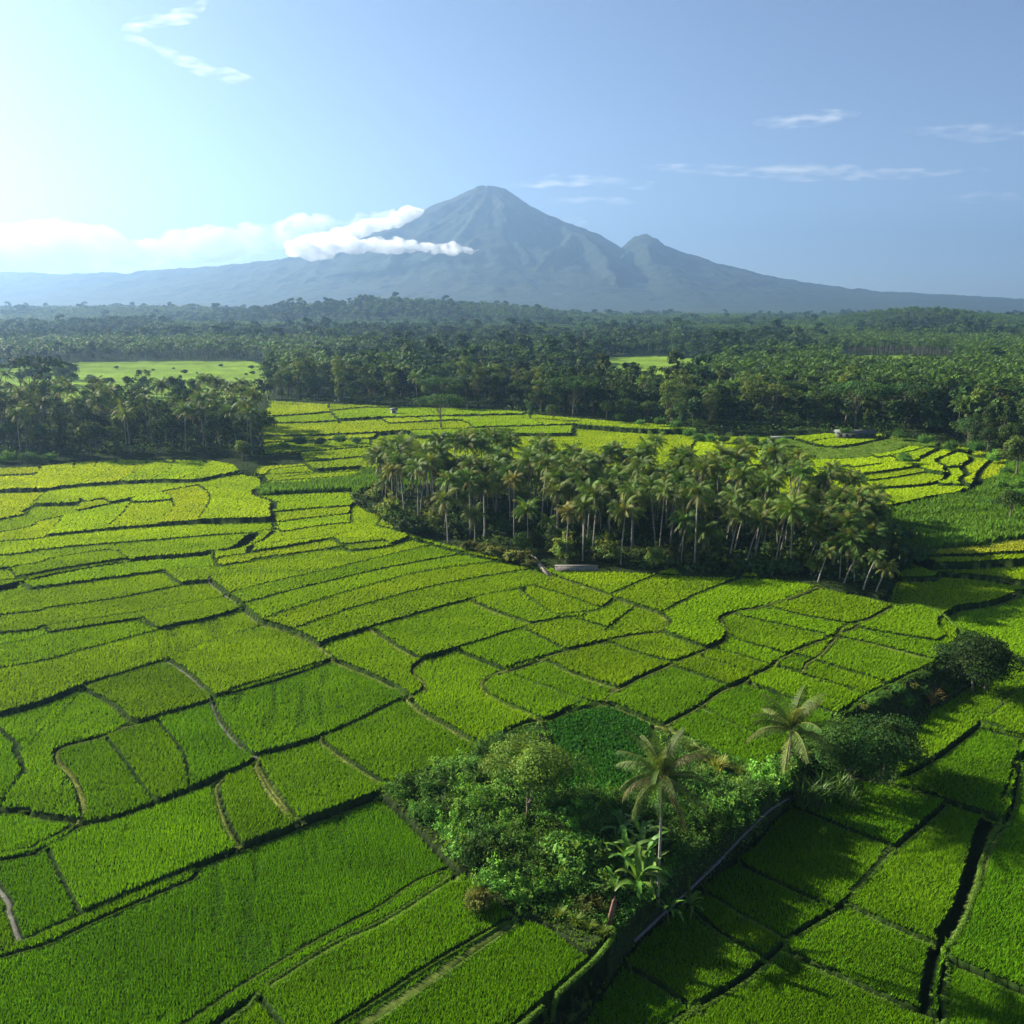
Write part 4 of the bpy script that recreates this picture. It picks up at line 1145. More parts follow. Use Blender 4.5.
# tall grass clumps
def clump(px_, h, n, label, seed, col, sp=.55, w=.06, group=None, name='grass_clump', cat='grass clump'):
    r = np.random.default_rng(seed); X, Y, Z = at_px(*px_); mb = MB()
    for i in range(n):
        a = r.random() * 6.28; b = np.array([r.normal(0, .28), r.normal(0, .28)]) * h * .35; L = h * r.uniform(.7, 1.2)
        s = np.linspace(0, 1, 7); ang = r.uniform(1.0, 1.5) - r.uniform(.6, 1.9) * s ** 1.6; ds = L / 6
        rr = np.concatenate(([0], np.cumsum(np.cos(ang[:-1]) * ds))); zz = np.concatenate(([0], np.cumsum(np.sin(ang[:-1]) * ds)))
        d = np.array([math.cos(a), math.sin(a)]); sd = np.array([-d[1], d[0]]); wd = w * L * (1 - s ** 2) + .004
        C = np.c_[b[0] + d[0] * rr, b[1] + d[1] * rr, zz]; S = np.c_[sd[0] * wd, sd[1] * wd, 0 * wd]
        V = np.stack([C + S, C - S], 1).reshape(-1, 3); k = np.arange(6) * 2
        mb.add(V, None, np.stack([k, k + 1, k + 3, k + 2], 1), np.array(col) * r.uniform(.6, 1.5) * np.array([r.uniform(.9, 1.3), 1, 1]))
    tag(link(name, mb.mesh(name, M_BIGLEAF), None, (X, Y, Z - .05)), label, cat, group)
for i, (p, h, n, l) in enumerate([((803, 806), 4.2, 70, 'tall cane grass clump at the foot of the short palm'), ((820, 806), 4.4, 80, 'bright cane grass clump right of the short palm'), ((838, 796), 4.4, 70, 'cane grass clump under the dark round tree'),
                                  ((850, 808), 3.2, 60, 'low cane grass clump at the corner of the shaded paddy')]):
    clump(p, h, n, l, 300 + i, (.065, .15, .025), w=.022)
for i, (px_, s) in enumerate([((690, 752), 1.6), ((705, 760), 1.8), ((722, 768), 1.7), ((740, 775), 1.8), ((758, 782), 1.6), ((772, 780), 1.6), ((700, 775), 1.7), ((735, 790), 1.7), ((760, 795), 1.5), ((715, 785), 1.6), ((680, 745), 1.4), ((668, 735), 1.3), ((790, 770), 1.3), ((805, 757), 1.3), ((820, 745), 1.2), ((836, 730), 1.2),
                               ((590, 930), 1.3), ((575, 925), 1.4), ((604, 935), 1.2), ((560, 918), 1.3), ((600, 915), 1.4)]):
    clump(px_, s, 90, 'sunlit tuft of tall grass on the sloping edge of the wooded corner', 340 + i, (.13, .21, .025), w=.03, group='grass tufts around the wooded corner')
clump((717, 772), 2.2, 110, 'yellow-flowered tuft on the slope right of the tall palm', 390, (.20, .25, .03), w=.04)
clump((932, 704), 2.6, 60, 'pale dry cane plant on the shaded bank below the lone dark tree', 391, (.24, .19, .06), w=.03)
# the trees of the corner
def own_tree(px_, kind, h, w, leaves, size, col, label, asp=.6, light=.35, group=None):
    X, Y, Z = at_px(*px_); c, t_ = broadleaf_meshes(kind, h, w, leaves, size, col, 'corner_tree', asp, light)
    t = thing('broadleaf_tree', (X, Y, Z), label, 'tree', group); link('crown', c, t); link('trunk', t_, t)
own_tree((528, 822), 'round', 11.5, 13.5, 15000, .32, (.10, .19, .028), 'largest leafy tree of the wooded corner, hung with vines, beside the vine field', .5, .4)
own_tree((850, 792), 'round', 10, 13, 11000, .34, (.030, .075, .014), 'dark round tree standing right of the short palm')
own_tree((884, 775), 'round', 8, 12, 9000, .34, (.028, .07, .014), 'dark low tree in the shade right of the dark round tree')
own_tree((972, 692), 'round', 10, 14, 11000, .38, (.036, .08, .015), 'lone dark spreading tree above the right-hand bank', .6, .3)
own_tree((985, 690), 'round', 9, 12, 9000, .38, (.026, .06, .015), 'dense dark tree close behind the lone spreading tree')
# shrubs
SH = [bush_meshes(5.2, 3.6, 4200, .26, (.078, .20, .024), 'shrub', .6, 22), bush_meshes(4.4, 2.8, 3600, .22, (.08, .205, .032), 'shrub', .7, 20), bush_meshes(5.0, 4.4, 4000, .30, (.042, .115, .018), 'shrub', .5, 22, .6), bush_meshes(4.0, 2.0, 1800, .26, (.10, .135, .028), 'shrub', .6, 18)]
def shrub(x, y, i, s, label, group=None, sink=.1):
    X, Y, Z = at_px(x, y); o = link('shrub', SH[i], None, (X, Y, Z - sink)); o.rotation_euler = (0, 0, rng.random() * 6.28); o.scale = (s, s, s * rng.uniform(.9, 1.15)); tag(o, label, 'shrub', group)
shrub(575, 872, 1, 1.55, 'large rounded shrub with scalloped leaf clumps in the middle of the wooded corner')
shrub(606, 893, 1, 1.0, 'small rounded shrub between the large rounded shrub and the bananas'); shrub(560, 893, 1, 1.0, 'low rounded shrub at the near edge below the large rounded shrub')
shrub(478, 906, 3, .9, 'olive-brown thin shrub where the two near bunds end'); shrub(590, 915, 3, .8, 'yellow-green low shrub beside the upright stump')
LS = 'shrubs on the left slope of the wooded corner'
for x, y in [(405, 800), (420, 790), (436, 800), (450, 785), (420, 815), (440, 822), (462, 802), (480, 790), (455, 838), (472, 825), (492, 815), (470, 858), (488, 842), (505, 860), (488, 870), (505, 838), (520, 880), (500, 890), (535, 862), (540, 893), (520, 900), (470, 775), (490, 765), (505, 752)]:
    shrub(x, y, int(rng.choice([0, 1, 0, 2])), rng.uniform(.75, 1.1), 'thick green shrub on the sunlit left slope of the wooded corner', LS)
DS = 'shrubs in the shaded hollow of the wooded corner'
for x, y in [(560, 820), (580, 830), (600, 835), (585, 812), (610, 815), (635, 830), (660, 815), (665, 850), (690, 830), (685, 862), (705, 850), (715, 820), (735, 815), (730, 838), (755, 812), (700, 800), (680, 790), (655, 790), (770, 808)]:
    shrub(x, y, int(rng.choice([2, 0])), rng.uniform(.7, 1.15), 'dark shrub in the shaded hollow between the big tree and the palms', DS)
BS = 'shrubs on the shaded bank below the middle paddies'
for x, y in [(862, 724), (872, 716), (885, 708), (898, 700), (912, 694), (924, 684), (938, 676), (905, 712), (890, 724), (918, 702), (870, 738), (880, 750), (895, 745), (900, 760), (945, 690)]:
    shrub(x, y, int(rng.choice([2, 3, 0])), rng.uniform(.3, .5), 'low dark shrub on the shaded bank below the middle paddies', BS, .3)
BP = 'broad-leaved plants in the wooded corner'
for q, (x, y) in enumerate([(500, 800), (478, 835), (515, 845), (545, 868), (530, 880), (450, 812), (600, 868), (612, 845), (585, 850), (690, 842), (705, 825), (725, 805), (745, 800), (675, 815), (660, 795)]):
    clump((x, y), rng.uniform(1.8, 3.0), 26, 'broad-leaved plant standing out of the thick shrubs of the wooded corner', 420 + q, (.07, .17, .022), w=.085, group=BP, name='broad_leaf_plant', cat='plant')
US = 'shrubs along the edges of the far terraces'
for x, y in [(700, 438), (712, 440), (724, 441), (738, 443), (752, 444), (768, 445), (782, 446), (690, 436), (845, 437), (900, 440), (925, 446), (950, 450), (975, 455), (995, 462), (1005, 475), (1000, 490), (1015, 500), (990, 505), (640, 426), (660, 428), (675, 431), (620, 422), (300, 448), (320, 446), (340, 445), (285, 449), (357, 443), (30, 462), (8, 463), (50, 461), (1020, 490), (905, 465)]:
    shrub(x, y, int(rng.choice([0, 1, 2])), rng.uniform(.8, 1.3), 'bushy shrub along the edge of the far terraces', US)
# ------------------------------------------------------------------ built things
def mat_plain(name, c, rough=.7, var=.25, scale=4.): 
    c = np.array(c); return mat_noise(name, tuple(c * (1 - var)), tuple(np.minimum(1, c * (1 + var))), scale, rough, .3)
M_STONE = mat_plain('grey_stone', (.17, .16, .155), .9, .35, 2.); M_PIPE = mat_plain('weathered_pipe', (.13, .115, .125), .6, .2, 2.); M_WOOD = mat_plain('red_brown_wood', (.14, .075, .05), .8, .4, 3.)
M_WALLW = mat_plain('pale_plaster', (.62, .60, .55), .85, .12, 1.); M_ROOF = mat_plain('grey_roof', (.11, .12, .12), .6, .15, 1.); M_SHED = mat_plain('weathered_boards', (.075, .085, .08), .85, .3, 1.5); M_TILE = mat_plain('clay_tile', (.17, .11, .08), .8, .3, 1.); M_DARKW = mat_plain('dark_opening', (.03, .03, .035), .4); M_BAMBOO = mat_plain('bamboo', (.30, .25, .13), .6, .3, 3.)
M_SLAB = mat_plain('pale_concrete', (.24, .20, .16), .85, .2, 1.5)
a = np.array([at_px(x, y) for x, y in [(634, 946), (662, 918), (690, 892), (716, 868), (742, 844), (768, 820), (791, 801)]]); a[:, 2] += .35
sm = np.array([[np.interp(u, np.linspace(0, 1, len(a)), a[:, k]) for k in range(3)] for u in np.linspace(0, 1, 40)])
mb = MB(); mb.tube(sm - a[0], .16, 10); p = link('irrigation_pipe', mb.mesh('irrigation_pipe', M_PIPE, True), None, tuple(a[0])); tag(p, 'long grey irrigation pipe running along the shaded bank from the bananas to the short palm', 'pipe')
for q in (8, 20, 31):
    mb = MB(); mb.tube([sm[q] - a[0] - (sm[q + 1] - sm[q]) * .25, sm[q] - a[0] + (sm[q + 1] - sm[q]) * .25], .21, 10); link('pipe_collar', mb.mesh('pipe_collar', M_PIPE, True), p)
X, Y, Z = at_px(609, 925); mb = MB(); mb.box((-.28, -.16, -.3), (.28, .16, 2.6), taper=.07); mb.box((-.20, -.12, 2.3), (.06, .06, 3.0), taper=.08)
o = link('tree_stump', mb.mesh('tree_stump', M_WOOD), None, (X, Y, Z)); o.rotation_euler = (0, .22, .4); tag(o, 'split reddish tree stump leaning at the lower tip of the wooded corner', 'stump')
# low grey wall at the grove and the pale sluice beside it
A = np.array(at_px(555, 571)); Bq = np.array(at_px(598, 571)); L = np.linalg.norm((Bq - A)[:2]); rz = math.atan2(Bq[1] - A[1], Bq[0] - A[0])
t = thing('stone_wall', tuple(A), 'low grey stone wall at the front of the palm grove', 'wall', None, rz)
mb = MB(); mb.box((0, -.2, -.4), (L, .2, 1.25)); link('wall_face', mb.mesh('wall_face', M_STONE), t); mb = MB(); mb.box((-.08, -.28, 1.25), (L + .08, .28, 1.40)); link('coping', mb.mesh('coping', M_STONE), t)
P = np.array([at_px(x, y) for x, y in [(528, 556), (534, 562), (541, 568), (549, 574)]]); mb = MB(); P[:, 2] += np.array([.55, .4, .3, .15]) 
Q = P - P[0]; mb.tube(Q, [.42, .45, .42, .35], 8); mb.tube(Q + np.array([.75, .1, -.1]), [.28, .25, .25, .2], 5)
tag(link('masonry_chute', mb.mesh('masonry_chute', M_SLAB), None, tuple(P[0])), 'pale curved masonry chute dropping to the paddies left of the low grey wall', 'chute')
def house(px_, w, d, h, rz, wall, roof, label, cat='shed', name='shed', group=None, win=3, rh=.35):
    X, Y, Z = at_px(*px_); t = thing(name, (X, Y, Z), label, cat, group, rz)
    mb = MB(); mb.box((-w / 2, -d / 2, -.5), (w / 2, d / 2, h)); link('wall', mb.mesh('wall', wall), t)
    e = .5; mb = MB(); r = d * rh; V = np.array([(-w / 2 - e, -d / 2 - e, h), (w / 2 + e, -d / 2 - e, h), (w / 2 + e, d / 2 + e, h), (-w / 2 - e, d / 2 + e, h), (-w / 2 - e, 0, h + r), (w / 2 + e, 0, h + r)])
    mb.add(V, [(0, 4, 3), (1, 2, 5)], [(0, 1, 5, 4), (2, 3, 4, 5), (3, 2, 1, 0)]); link('roof', mb.mesh('roof', roof), t, (0, 0, .003))
    for i in range(win):
        x = -w / 2 + w * (i + .5) / win; mb = MB(); mb.box((x - w / win * .22, -d / 2 - .06, h * .35), (x + w / win * .22, -d / 2 + .05, h * .8)); link('window', mb.mesh('window', M_DARKW), t)
    mb = MB(); mb.box((-w / 2 + w * .02, -d / 2 - .07, -.05), (-w / 2 + w * .02 + min(1.1, w * .16), -d / 2 + .05, min(2.1, h * .85))); link('door', mb.mesh('door', M_WOOD), t)
    return t
house((855, 437), 14, 5, 2.0, -.12, M_SHED, M_ROOF, 'long low shed with a grey roof at the forest edge behind the terraces', win=6, rh=.22)
house((394, 414), 2.4, 2.2, 1.8, .2, M_WALLW, M_ROOF, 'small white field hut in the sunlit middle fields', 'hut', 'field_hut', None, 1)
house((783, 437), 8, 3, 1.3, -.05, M_SHED, M_ROOF, 'flat pale shelter at the left corner of the bright terrace field', 'shelter', 'field_shelter', None, 3, .12)
house((838, 359), 12, 8, 5, .1, M_WALLW, M_ROOF, 'white house among the far trees at the right', 'house', 'house', None, 3)
house((70, 337), 14, 9, 6, .1, M_WALLW, M_TILE, 'house with a red-brown roof in the far forest at the left', 'house', 'house', None, 3)
for i, (x, y, h) in enumerate([(276, 411, 4), (299, 412, 4.5), (331, 420, 5), (341, 414, 3), (360, 414, 3.5), (410, 424, 5.5), (424, 424, 4.5), (467, 414, 4), (478, 422, 3.5), (314, 409, 3)]):
    X, Y, Z = at_px(x, y); mb = MB(); mb.tube([(0, 0, -.3), (.03, 0, h * .5), (.15, .05, h)], [.11, .10, .06], 6)
    for k in range(3): mb.tube([(0, 0, h * (.3 + .2 * k)), (.01, 0, h * (.3 + .2 * k) + .06)], .125, 6)
    tag(link('bamboo_pole', mb.mesh('bamboo_pole', M_BAMBOO), None, (X, Y, Z)), 'thin bamboo pole standing in the sunlit middle fields', 'pole', 'bamboo poles in the middle fields')
for (x, y, h, w, l) in [(585, 350, 26, 8, 'pale cone-shaped tree spiking out of the far forest in the middle'), (111, 350, 26, 6, 'pale slender tree spiking out of the far forest at the left')]:
    X, Y, Z = at_px(x, y); mb = MB(); n = 900; u = rng.random(n) ** .8; a_ = rng.random(n) * 6.28; r_ = w * .5 * (1 - u) ** .8 * (.6 + .4 * rng.random(n))
    P = np.c_[r_ * np.cos(a_), r_ * np.sin(a_), 3 + u * (h - 3)]; leaf_quads(mb, P, np.c_[np.cos(a_), np.sin(a_), .3 + 0 * a_], np.full(n, 1.1), .6, np.array([.15, .17, .05]) * (.7 + .6 * rng.random((n, 1))))
    t = thing('conical_tree', (X, Y, Z + float(hills(X, Y))), l, 'tree'); link('crown', mb.mesh('crown', M_LEAF), t); mb = MB(); mb.tube([(0, 0, -.5), (0, 0, h * .6)], [.4, .15], 7); link('trunk', mb.mesh('trunk', M_BARK), t)
# ------------------------------------------------------------------ the volcano and its foothills
HAZE = 1.4e-4; EXPO = 1.95
MD = 7000.
def mt_pt(x, y, D=MD):
    dx, dy, dz = px_dir(x, y); t = D / dy; return dx * t, H_CAM + dz * t
SKY = [(-900, 296), (-500, 284), (-200, 275), (0, 273), (60, 276), (120, 274), (170, 270), (220, 267), (270, 262), (310, 255), (345, 243), (375, 233), (400, 224), (430, 208), (450, 200), (466, 193), (480, 187), (492, 188), (505, 190), (516, 198), (530, 207), (548, 216), (575, 226), (600, 236), (621, 249), (634, 238), (646, 233), (653, 237), (662, 246), (680, 253), (720, 264), (760, 275), (800, 283), (850, 290), (900, 293), (960, 297), (1024, 300), (1300, 303), (1900, 306)]
SX, SZ = zip(*[mt_pt(*p) for p in SKY])
xs = np.concatenate([np.arange(-11000, -4600, 110), np.arange(-4600, 4600, 16), np.arange(4600, 11000, 110)]); ys = np.concatenate([np.arange(3500, 4500, 50), np.arange(4500, 7300, 20), np.arange(7300, 10001, 150)])
X, Y = np.meshgrid(xs, ys)
px0, pz0 = mt_pt(492, 187)
wig = 60 * (fbm(X / 500, Y / 500, 3) - .5)
prof = np.interp(X + wig * np.minimum(1, np.abs(Y - MD) / 400), SX, SZ) - 20
base = 22 + 4 * fbm(X / 300, Y / 300, 3)
W = np.where(Y < MD, 2300 + 900 * np.clip(prof / 800, 0, 1), 2600)
t = np.clip(np.abs(Y - MD) / W, 0, 1)
g = (1 - t) ** (1.35 + .9 * np.clip(prof / 800, 0, 1))
hgt = prof * g
r = np.hypot(X - px0, Y - MD); th = np.arctan2(X - px0, MD - Y)
gul = fbm(th * 5.2 + .8 * vnoise(X / 420, Y / 420) + .12 * vnoise(r / 300, th * 3), r / 2600 + 3, 4, True) - .55
hgt = hgt + gul * 85 * np.clip(hgt / 420, 0, 1) * np.clip(np.abs(Y - MD) / 260, 0, 1) * sstep(3600, 1500, r)
def tent(px_, py_, D, R0, p=1.15, ax=1., ridge=0., dirx=0.):
    cx, cz = mt_pt(px_, py_, D); q = np.hypot((X - cx - dirx * (D - Y)) * ax, np.where(Y < D, (Y - D) * ridge, (Y - D) * .8)) / R0
    q = q * (1 + .16 * (fbm(np.arctan2(X - cx, D - Y) * 5, q * 2, 3, True) - .5))
    return (cz - 20) * np.clip(1 - q, 0, 1) ** p
def ridge(pts, slope, top=1.5):
    """a spur: crest given by survey points and distances, flanks falling off on both sides"""
    C = np.array([(*mt_pt(a, b, D_), D_) for a, b, D_ in pts]); out_ = np.full(X.shape, -1e3)
    wx = X + 130 * (fbm(X / 330 + 5, Y / 330, 3) - .5); wy = Y + 130 * (fbm(X / 330, Y / 330 + 8, 3) - .5)
    for q in range(len(C) - 1):
        (ax, az, ay), (bx, bz, by) = C[q], C[q + 1]; dx, dy = bx - ax, by - ay
        t_ = np.clip(((wx - ax) * dx + (wy - ay) * dy) / (dx * dx + dy * dy), 0, 1); d_ = np.hypot(wx - ax - t_ * dx, wy - ay - t_ * dy)
        rib = fbm((ax + t_ * dx + wx) / 210, (ay + t_ * dy + wy) / 210, 3, True)
        out_ = np.maximum(out_, (az + (bz - az) * t_ - 22) - slope * d_ * (.75 + .5 * rib) + 18 * (rib - .5))
    return out_
for pts, sl in [([(490, 187, 6990), (478, 214, 6650), (466, 240, 6300), (450, 266, 5800), (430, 292, 5200)], .62), ([(500, 190, 6980), (512, 214, 6700), (520, 236, 6450), (508, 262, 6050)], .62),
                ([(560, 222, 6960), (574, 233, 6500), (556, 248, 6150), (540, 268, 5750), (520, 298, 5200)], .66), ([(574, 233, 6500), (598, 248, 6150), (614, 270, 5750), (628, 298, 5200)], .66),
                ([(646, 236, 6960), (648, 246, 6600), (662, 266, 6100), (684, 294, 5400)], .95), ([(636, 246, 6900), (622, 260, 6400), (640, 280, 5800)], .62), ([(690, 256, 6990), (720, 276, 6300), (750, 298, 5600)], .5), ([(430, 210, 6990), (420, 236, 6500), (392, 268, 5800), (370, 292, 5300)], .5),
                ([(760, 276, 6990), (800, 292, 6100)], .4), ([(340, 246, 6990), (320, 270, 6200), (300, 290, 5500)], .4)]:
    T_ = ridge(pts, sl); hgt = np.maximum(hgt, T_)
hgt = hgt + 55 * (fbm(X / 240 + 3, Y / 240, 4, True) - .55) * np.clip(hgt / 250, 0, 1) * np.clip(np.abs(Y - MD) / 200, .15, 1) + 14 * (fbm(X / 45, Y / 45, 3) - .5) * np.clip(hgt / 60, .25, 1) + 26 * (fbm(X / 160, Y / 160, 3, True) - .5) * np.clip(hgt / 150, 0, 1)
Zm = base - 24 * sstep(3900, 3500, Y) + hgt
nr, nc = X.shape; i = np.arange(nr - 1)[:, None] * nc + np.arange(nc - 1)[None]
f4 = np.stack([i, i + 1, i + nc + 1, i + nc], -1).reshape(-1, 4)
forest = np.array([.012, .024, .010]); rock = np.array([.020, .022, .018]); field = np.array([.02, .034, .012])
kz = sstep(420, 760, Zm + 120 * (fbm(X / 200, Y / 200, 3) - .5))[..., None]
kf = (sstep(.5, .66, fbm(X / 420, Y / 300, 3)) * sstep(330, 120, Zm))[..., None]
tm = forest * (.6 + .8 * fbm(X / 60, Y / 60, 3))[..., None]; tm = tm * (1 - kf * .7) + field * kf * .7; tm = tm * (1 - kz * .6) + rock * kz * .6
M_MT = mat_noise('mountain_forest', None, None, .035, .95, .9, 8, attr='tint', bdist=12.)
struct(link('mountain', mk_mesh('mountain', np.c_[X.ravel(), Y.ravel(), Zm.ravel()], [f4], tm.reshape(-1, 3), M_MT, True)))
# ------------------------------------------------------------------ clouds
def puff_mesh(name, blobs, voxel, amp, mat):
    import bmesh
    bm = bmesh.new()
    for (x, y, z, rx, ry, rz_) in blobs:
        ret = bmesh.ops.create_icosphere(bm, subdivisions=3, radius=1.)
        for v in ret['verts']: v.co = (x + v.co.x * rx, y + v.co.y * ry, z + v.co.z * rz_)
    me = bpy.data.meshes.new(name); bm.to_mesh(me); bm.free(); me.materials.append(mat)
    o = link(name, me); m = o.modifiers.new('union', 'REMESH'); m.mode = 'VOXEL'; m.voxel_size = voxel; m.use_smooth_shade = True
    for k, (s, a) in enumerate(amp):
        tx = bpy.data.textures.new(name + '_billow', 'CLOUDS'); tx.noise_scale = s; tx.noise_depth = 3
        d = o.modifiers.new('billow', 'DISPLACE'); d.texture = tx; d.strength = a; d.mid_level = .5; d.texture_coords = 'GLOBAL'
    return o
def mat_vol(name, dens, aniso, scale, lo, hi, stretch=(1, 1, 1), color=(1, 1, 1)):
    m, nt, out = new_mat(name); v = N(nt, 'ShaderNodeVolumePrincipled'); v.inputs['Anisotropy'].default_value = aniso; v.inputs['Color'].default_value = (*color, 1)
    tc = N(nt, 'ShaderNodeTexCoord'); mp = N(nt, 'ShaderNodeMapping'); mp.inputs['Scale'].default_value = stretch; nt.links.new(tc.outputs['Object'], mp.inputs[0])
    n = N(nt, 'ShaderNodeTexNoise'); n.inputs['Scale'].default_value = scale; n.inputs['Detail'].default_value = 5; nt.links.new(mp.outputs[0], n.inputs['Vector'])
    r = N(nt, 'ShaderNodeMapRange'); r.interpolation_type = 'SMOOTHSTEP'; r.inputs[1].default_value = lo; r.inputs[2].default_value = hi; r.inputs[4].default_value = dens
    nt.links.new(n.outputs[0], r.inputs[0]); nt.links.new(r.outputs[0], v.inputs['Density']); nt.links.new(v.outputs[0], out.inputs['Volume'])
    return m
M_PUFF, nt, out = new_mat('cloud_white')
df = N(nt, 'ShaderNodeBsdfDiffuse'); df.inputs['Color'].default_value = (.93, .93, .93, 1); tr = N(nt, 'ShaderNodeBsdfTranslucent'); tr.inputs['Color'].default_value = (.95, .95, .95, 1)
mx = N(nt, 'ShaderNodeMixShader'); mx.inputs[0].default_value = .35; nt.links.new(df.outputs[0], mx.inputs[1]); nt.links.new(tr.outputs[0], mx.inputs[2]); nt.links.new(mx.outputs[0], out.inputs['Surface'])
def sky_pt(x, y, D):
    dx, dy, dz = px_dir(x, y); t = D / dy; return dx * t, D, H_CAM + dz * t
# low cloud clinging to the flank
r_ = np.random.default_rng(5); bl = []
D = 5900.
for (x0, y0, x1, y1, th, n) in [(298, 249, 350, 246, 8, 12), (300, 243, 360, 232, 7, 9), (345, 234, 418, 212, 6, 14), (350, 249, 400, 245, 6, 12), (390, 248, 452, 248, 5, 12), (440, 249, 482, 251, 2.6, 8)]:
    for q in range(n):
        u = (q + r_.random()) / n; x = x0 + (x1 - x0) * u; y = y0 + (y1 - y0) * u + r_.normal(0, th * .35); Dq = D if y0 > 244 else 6900 - 250 * (1 - u)
        p = sky_pt(x, y, Dq); s = th * Dq / F_PX * r_.uniform(.6, 1.1); bl.append((*p, s * 2.4, s * 1.5, s))
o = puff_mesh('flank_cloud', bl, 9., ((120, 60), (42, 34)), mat_vol('flank_cloud_vapour', .035, .5, .019, .30, .58)); o['kind'] = 'stuff'
# the soft bank over the left shoulder and the high wisps, beyond the air
D = 13200.; bl = []
for (x0, y0, x1, y1, th, n) in [(-250, 252, 100, 256, 26, 12), (60, 254, 240, 248, 14, 14), (180, 238, 330, 226, 9, 14), (240, 248, 330, 240, 10, 8), (-300, 232, 60, 236, 22, 9), (300, 226, 390, 216, 6, 8)]:
    for q in range(n):
        u = (q + r_.random()) / n; p = sky_pt(x0 + (x1 - x0) * u, y0 + (y1 - y0) * u + r_.normal(0, th * .3), D + r_.normal(0, 150)); s = th * D / F_PX * r_.uniform(.5, 1.)
        bl.append((*p, s * 2.6, s * 1.6, s))
o = puff_mesh('cloud_bank', bl, 30., ((420, 240), (130, 110)), mat_vol('cloud_bank_vapour', .0075, .45, .0030, .30, .70)); tag(o, 'long low bank of bright cloud over the left shoulder of the mountain', 'cloud')
def wisp(pts, th, D, label, dens=.0030, flat=.45, seed=0):
    r = np.random.default_rng(seed); P = smooth_line([p for p in pts], 4); Q = np.array([sky_pt(x, y, D) for x, y in P]); n = len(Q); u = np.linspace(0, 1, n)
    w = 1.35 * th * D / F_PX * np.sin(PI * (u * .96 + .02)) ** .7 * (.6 + .8 * fbm(u * 7 + seed, u * 0 + 3.3, 3)); mb = MB(); seg = 12; a = np.arange(seg) / seg * 2 * PI
    T = np.gradient(Q, axis=0); T /= np.linalg.norm(T, axis=1)[:, None]; A = np.cross(T, [0, 1., 0]); A /= np.linalg.norm(A, axis=1)[:, None]; B_ = np.array([0, 1., 0])
    V = Q[:, None] + w[:, None, None] * (A[:, None] * np.cos(a)[None, :, None] + B_[None, None] * np.sin(a)[None, :, None] * 1.2) - Q[0]
    i = np.arange(n - 1)[:, None] * seg; j = np.arange(seg)[None]; k = (j + 1) % seg
    f4 = np.stack([i + j, i + seg + j, i + seg + k, i + k], -1).reshape(-1, 4); V = V.reshape(-1, 3); V = np.vstack([V, [Q[0] - Q[0]], [Q[-1] - Q[0]]])
    f3 = [(n * seg, q, (q + 1) % seg) for q in range(seg)] + [(n * seg + 1, (n - 1) * seg + (q + 1) % seg, (n - 1) * seg + q) for q in range(seg)]
    mb.add(V, f3, f4); o = link('cirrus_cloud', mb.mesh('cirrus_cloud', mat_vol('cirrus_vapour', dens, .3, .0062, .42, .80, (.45, 1, 1.8))), None, tuple(Q[0])); tag(o, label, 'cloud')
DW = 14500.
wisp([(212, -20), (202, 4), (188, 15), (160, 19), (138, 25), (126, 34), (142, 43), (158, 49), (172, 54)], 5.5, DW, 'thin hooked wisp of cloud at the top left of the sky', seed=1)
wisp([(152, 46), (168, 54), (196, 66), (214, 74), (232, 76), (256, 80)], 6, DW, 'ragged wisp of cloud just below the hooked wisp', seed=2)
wisp([(752, 122), (785, 122), (815, 118), (862, 113)], 6, DW, 'short pale streak of cloud high at the right', .0026, seed=3)
wisp([(640, 166), (760, 172), (830, 172), (890, 174), (990, 170)], 6, DW, 'longest pale streak of cloud right of the summit', .0030, seed=4)
wisp([(500, 188), (560, 181), (610, 182), (665, 187)], 5, DW, 'thin streak of cloud touching the right of the summit', .0034, seed=5)
wisp([(540, 202), (580, 200), (640, 203)], 3.5, DW, 'small streak of cloud under the one beside the summit', .0030, seed=6)
wisp([(560, 219), (575, 220), (592, 226)], 3, DW, 'little cloud puff behind the right slope of the summit', .005, seed=7)
wisp([(900, 130), (980, 133), (1060, 130)], 6, DW, 'faint streak of cloud at the right edge of the sky', .0014, seed=8)
wisp([(930, 198), (990, 197), (1060, 198)], 4, DW, 'faint low streak of cloud at the right edge', .0014, seed=9)
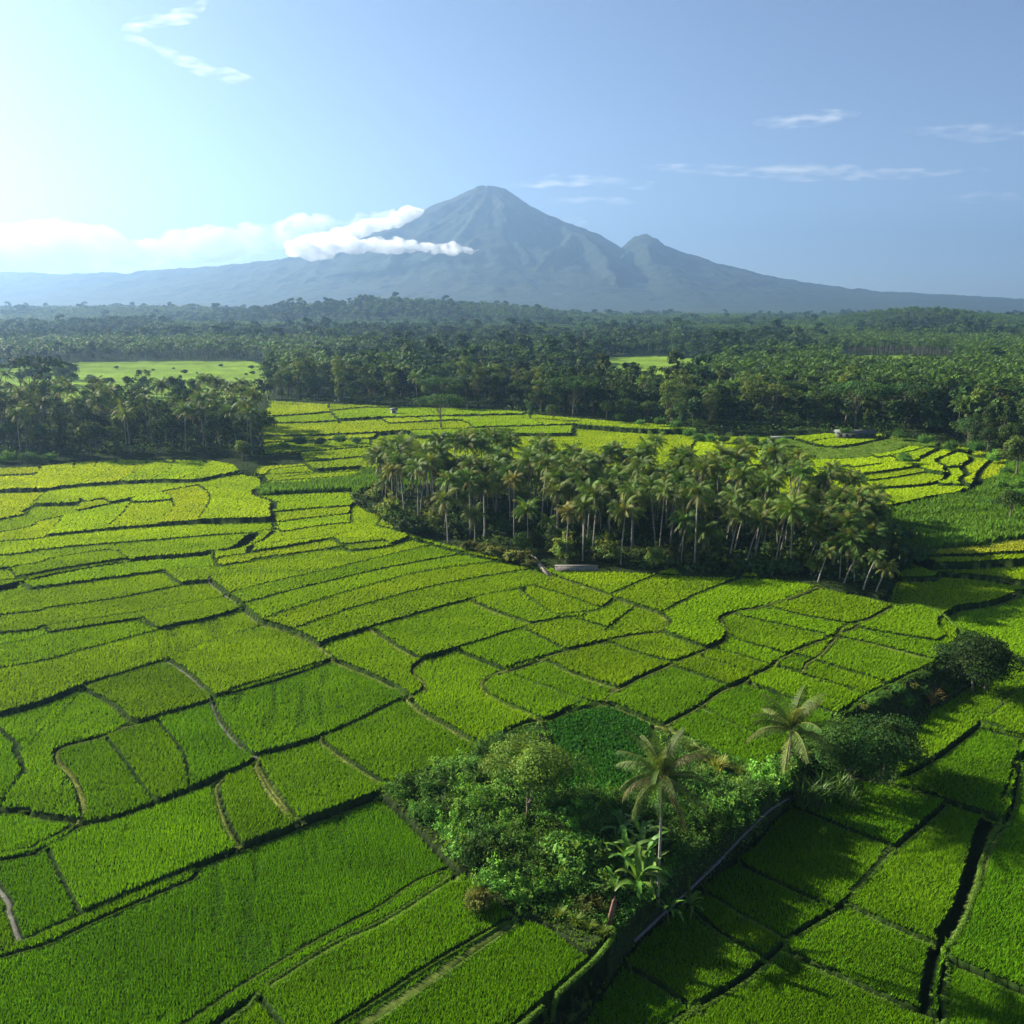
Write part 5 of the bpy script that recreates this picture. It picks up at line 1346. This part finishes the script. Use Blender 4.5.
# ------------------------------------------------------------------ light, sky, air, camera
w = bpy.data.worlds.new('World'); scene.world = w; w.use_nodes = True; nt = w.node_tree; nt.nodes.clear()
out = nt.nodes.new('ShaderNodeOutputWorld'); bg = nt.nodes.new('ShaderNodeBackground'); sky = nt.nodes.new('ShaderNodeTexSky')
sky.sky_type = 'NISHITA'; sky.sun_disc = False; sky.sun_elevation = SUN_EL; sky.sun_rotation = -SUN_AZ
sky.altitude = 300; sky.air_density = .5; sky.dust_density = .7; sky.ozone_density = .35
bg.inputs['Strength'].default_value = .05
nt.links.new(sky.outputs[0], bg.inputs[0]); nt.links.new(bg.outputs[0], out.inputs[0])
sl = bpy.data.lights.new('sun', 'SUN'); sl.energy = 5.0; sl.angle = R(.55); sl.color = (1, .91, .74)
so = bpy.data.objects.new('sun', sl); COL.objects.link(so)
so.rotation_euler = (PI / 2 - SUN_EL, 0, SUN_AZ + PI)
so.location = (-200, 0, 400)
# even haze round everything
hm, nt, out = new_mat('haze_air')
pv = N(nt, 'ShaderNodeVolumePrincipled'); pv.inputs['Color'].default_value = (.27, .44, .68, 1); pv.inputs['Density'].default_value = HAZE
pv.inputs['Anisotropy'].default_value = .58
nt.links.new(pv.outputs[0], out.inputs['Volume'])
b = MB(); b.box((-10500, -400, -12), (10500, 12600, HZ_TOP)); hz = link('haze', b.mesh('haze', hm)); hz['kind'] = 'stuff'
cam = bpy.data.cameras.new('camera'); co = bpy.data.objects.new('camera', cam); COL.objects.link(co)
co.location = (0, 0, H_CAM); co.rotation_euler = (PI / 2 - PITCH, 0, 0)
cam.sensor_fit = 'HORIZONTAL'; cam.sensor_width = 36; cam.lens = 36 * F_PX / 1024; cam.clip_start = .5; cam.clip_end = 80000
scene.camera = co
vs = scene.view_settings; vs.view_transform = 'Standard'; vs.look = 'None'; vs.gamma = 1; vs.exposure = EXPO
c = scene.cycles; c.max_bounces = 7; c.diffuse_bounces = 2; c.glossy_bounces = 1; c.transmission_bounces = 3; c.volume_bounces = 5; c.transparent_max_bounces = 8
c.use_denoising = True; c.denoiser = 'OPENIMAGEDENOISE'; c.use_adaptive_sampling = True; c.adaptive_threshold = .015
c.caustics_reflective = False; c.caustics_refractive = False; c.volume_step_rate = 1.0
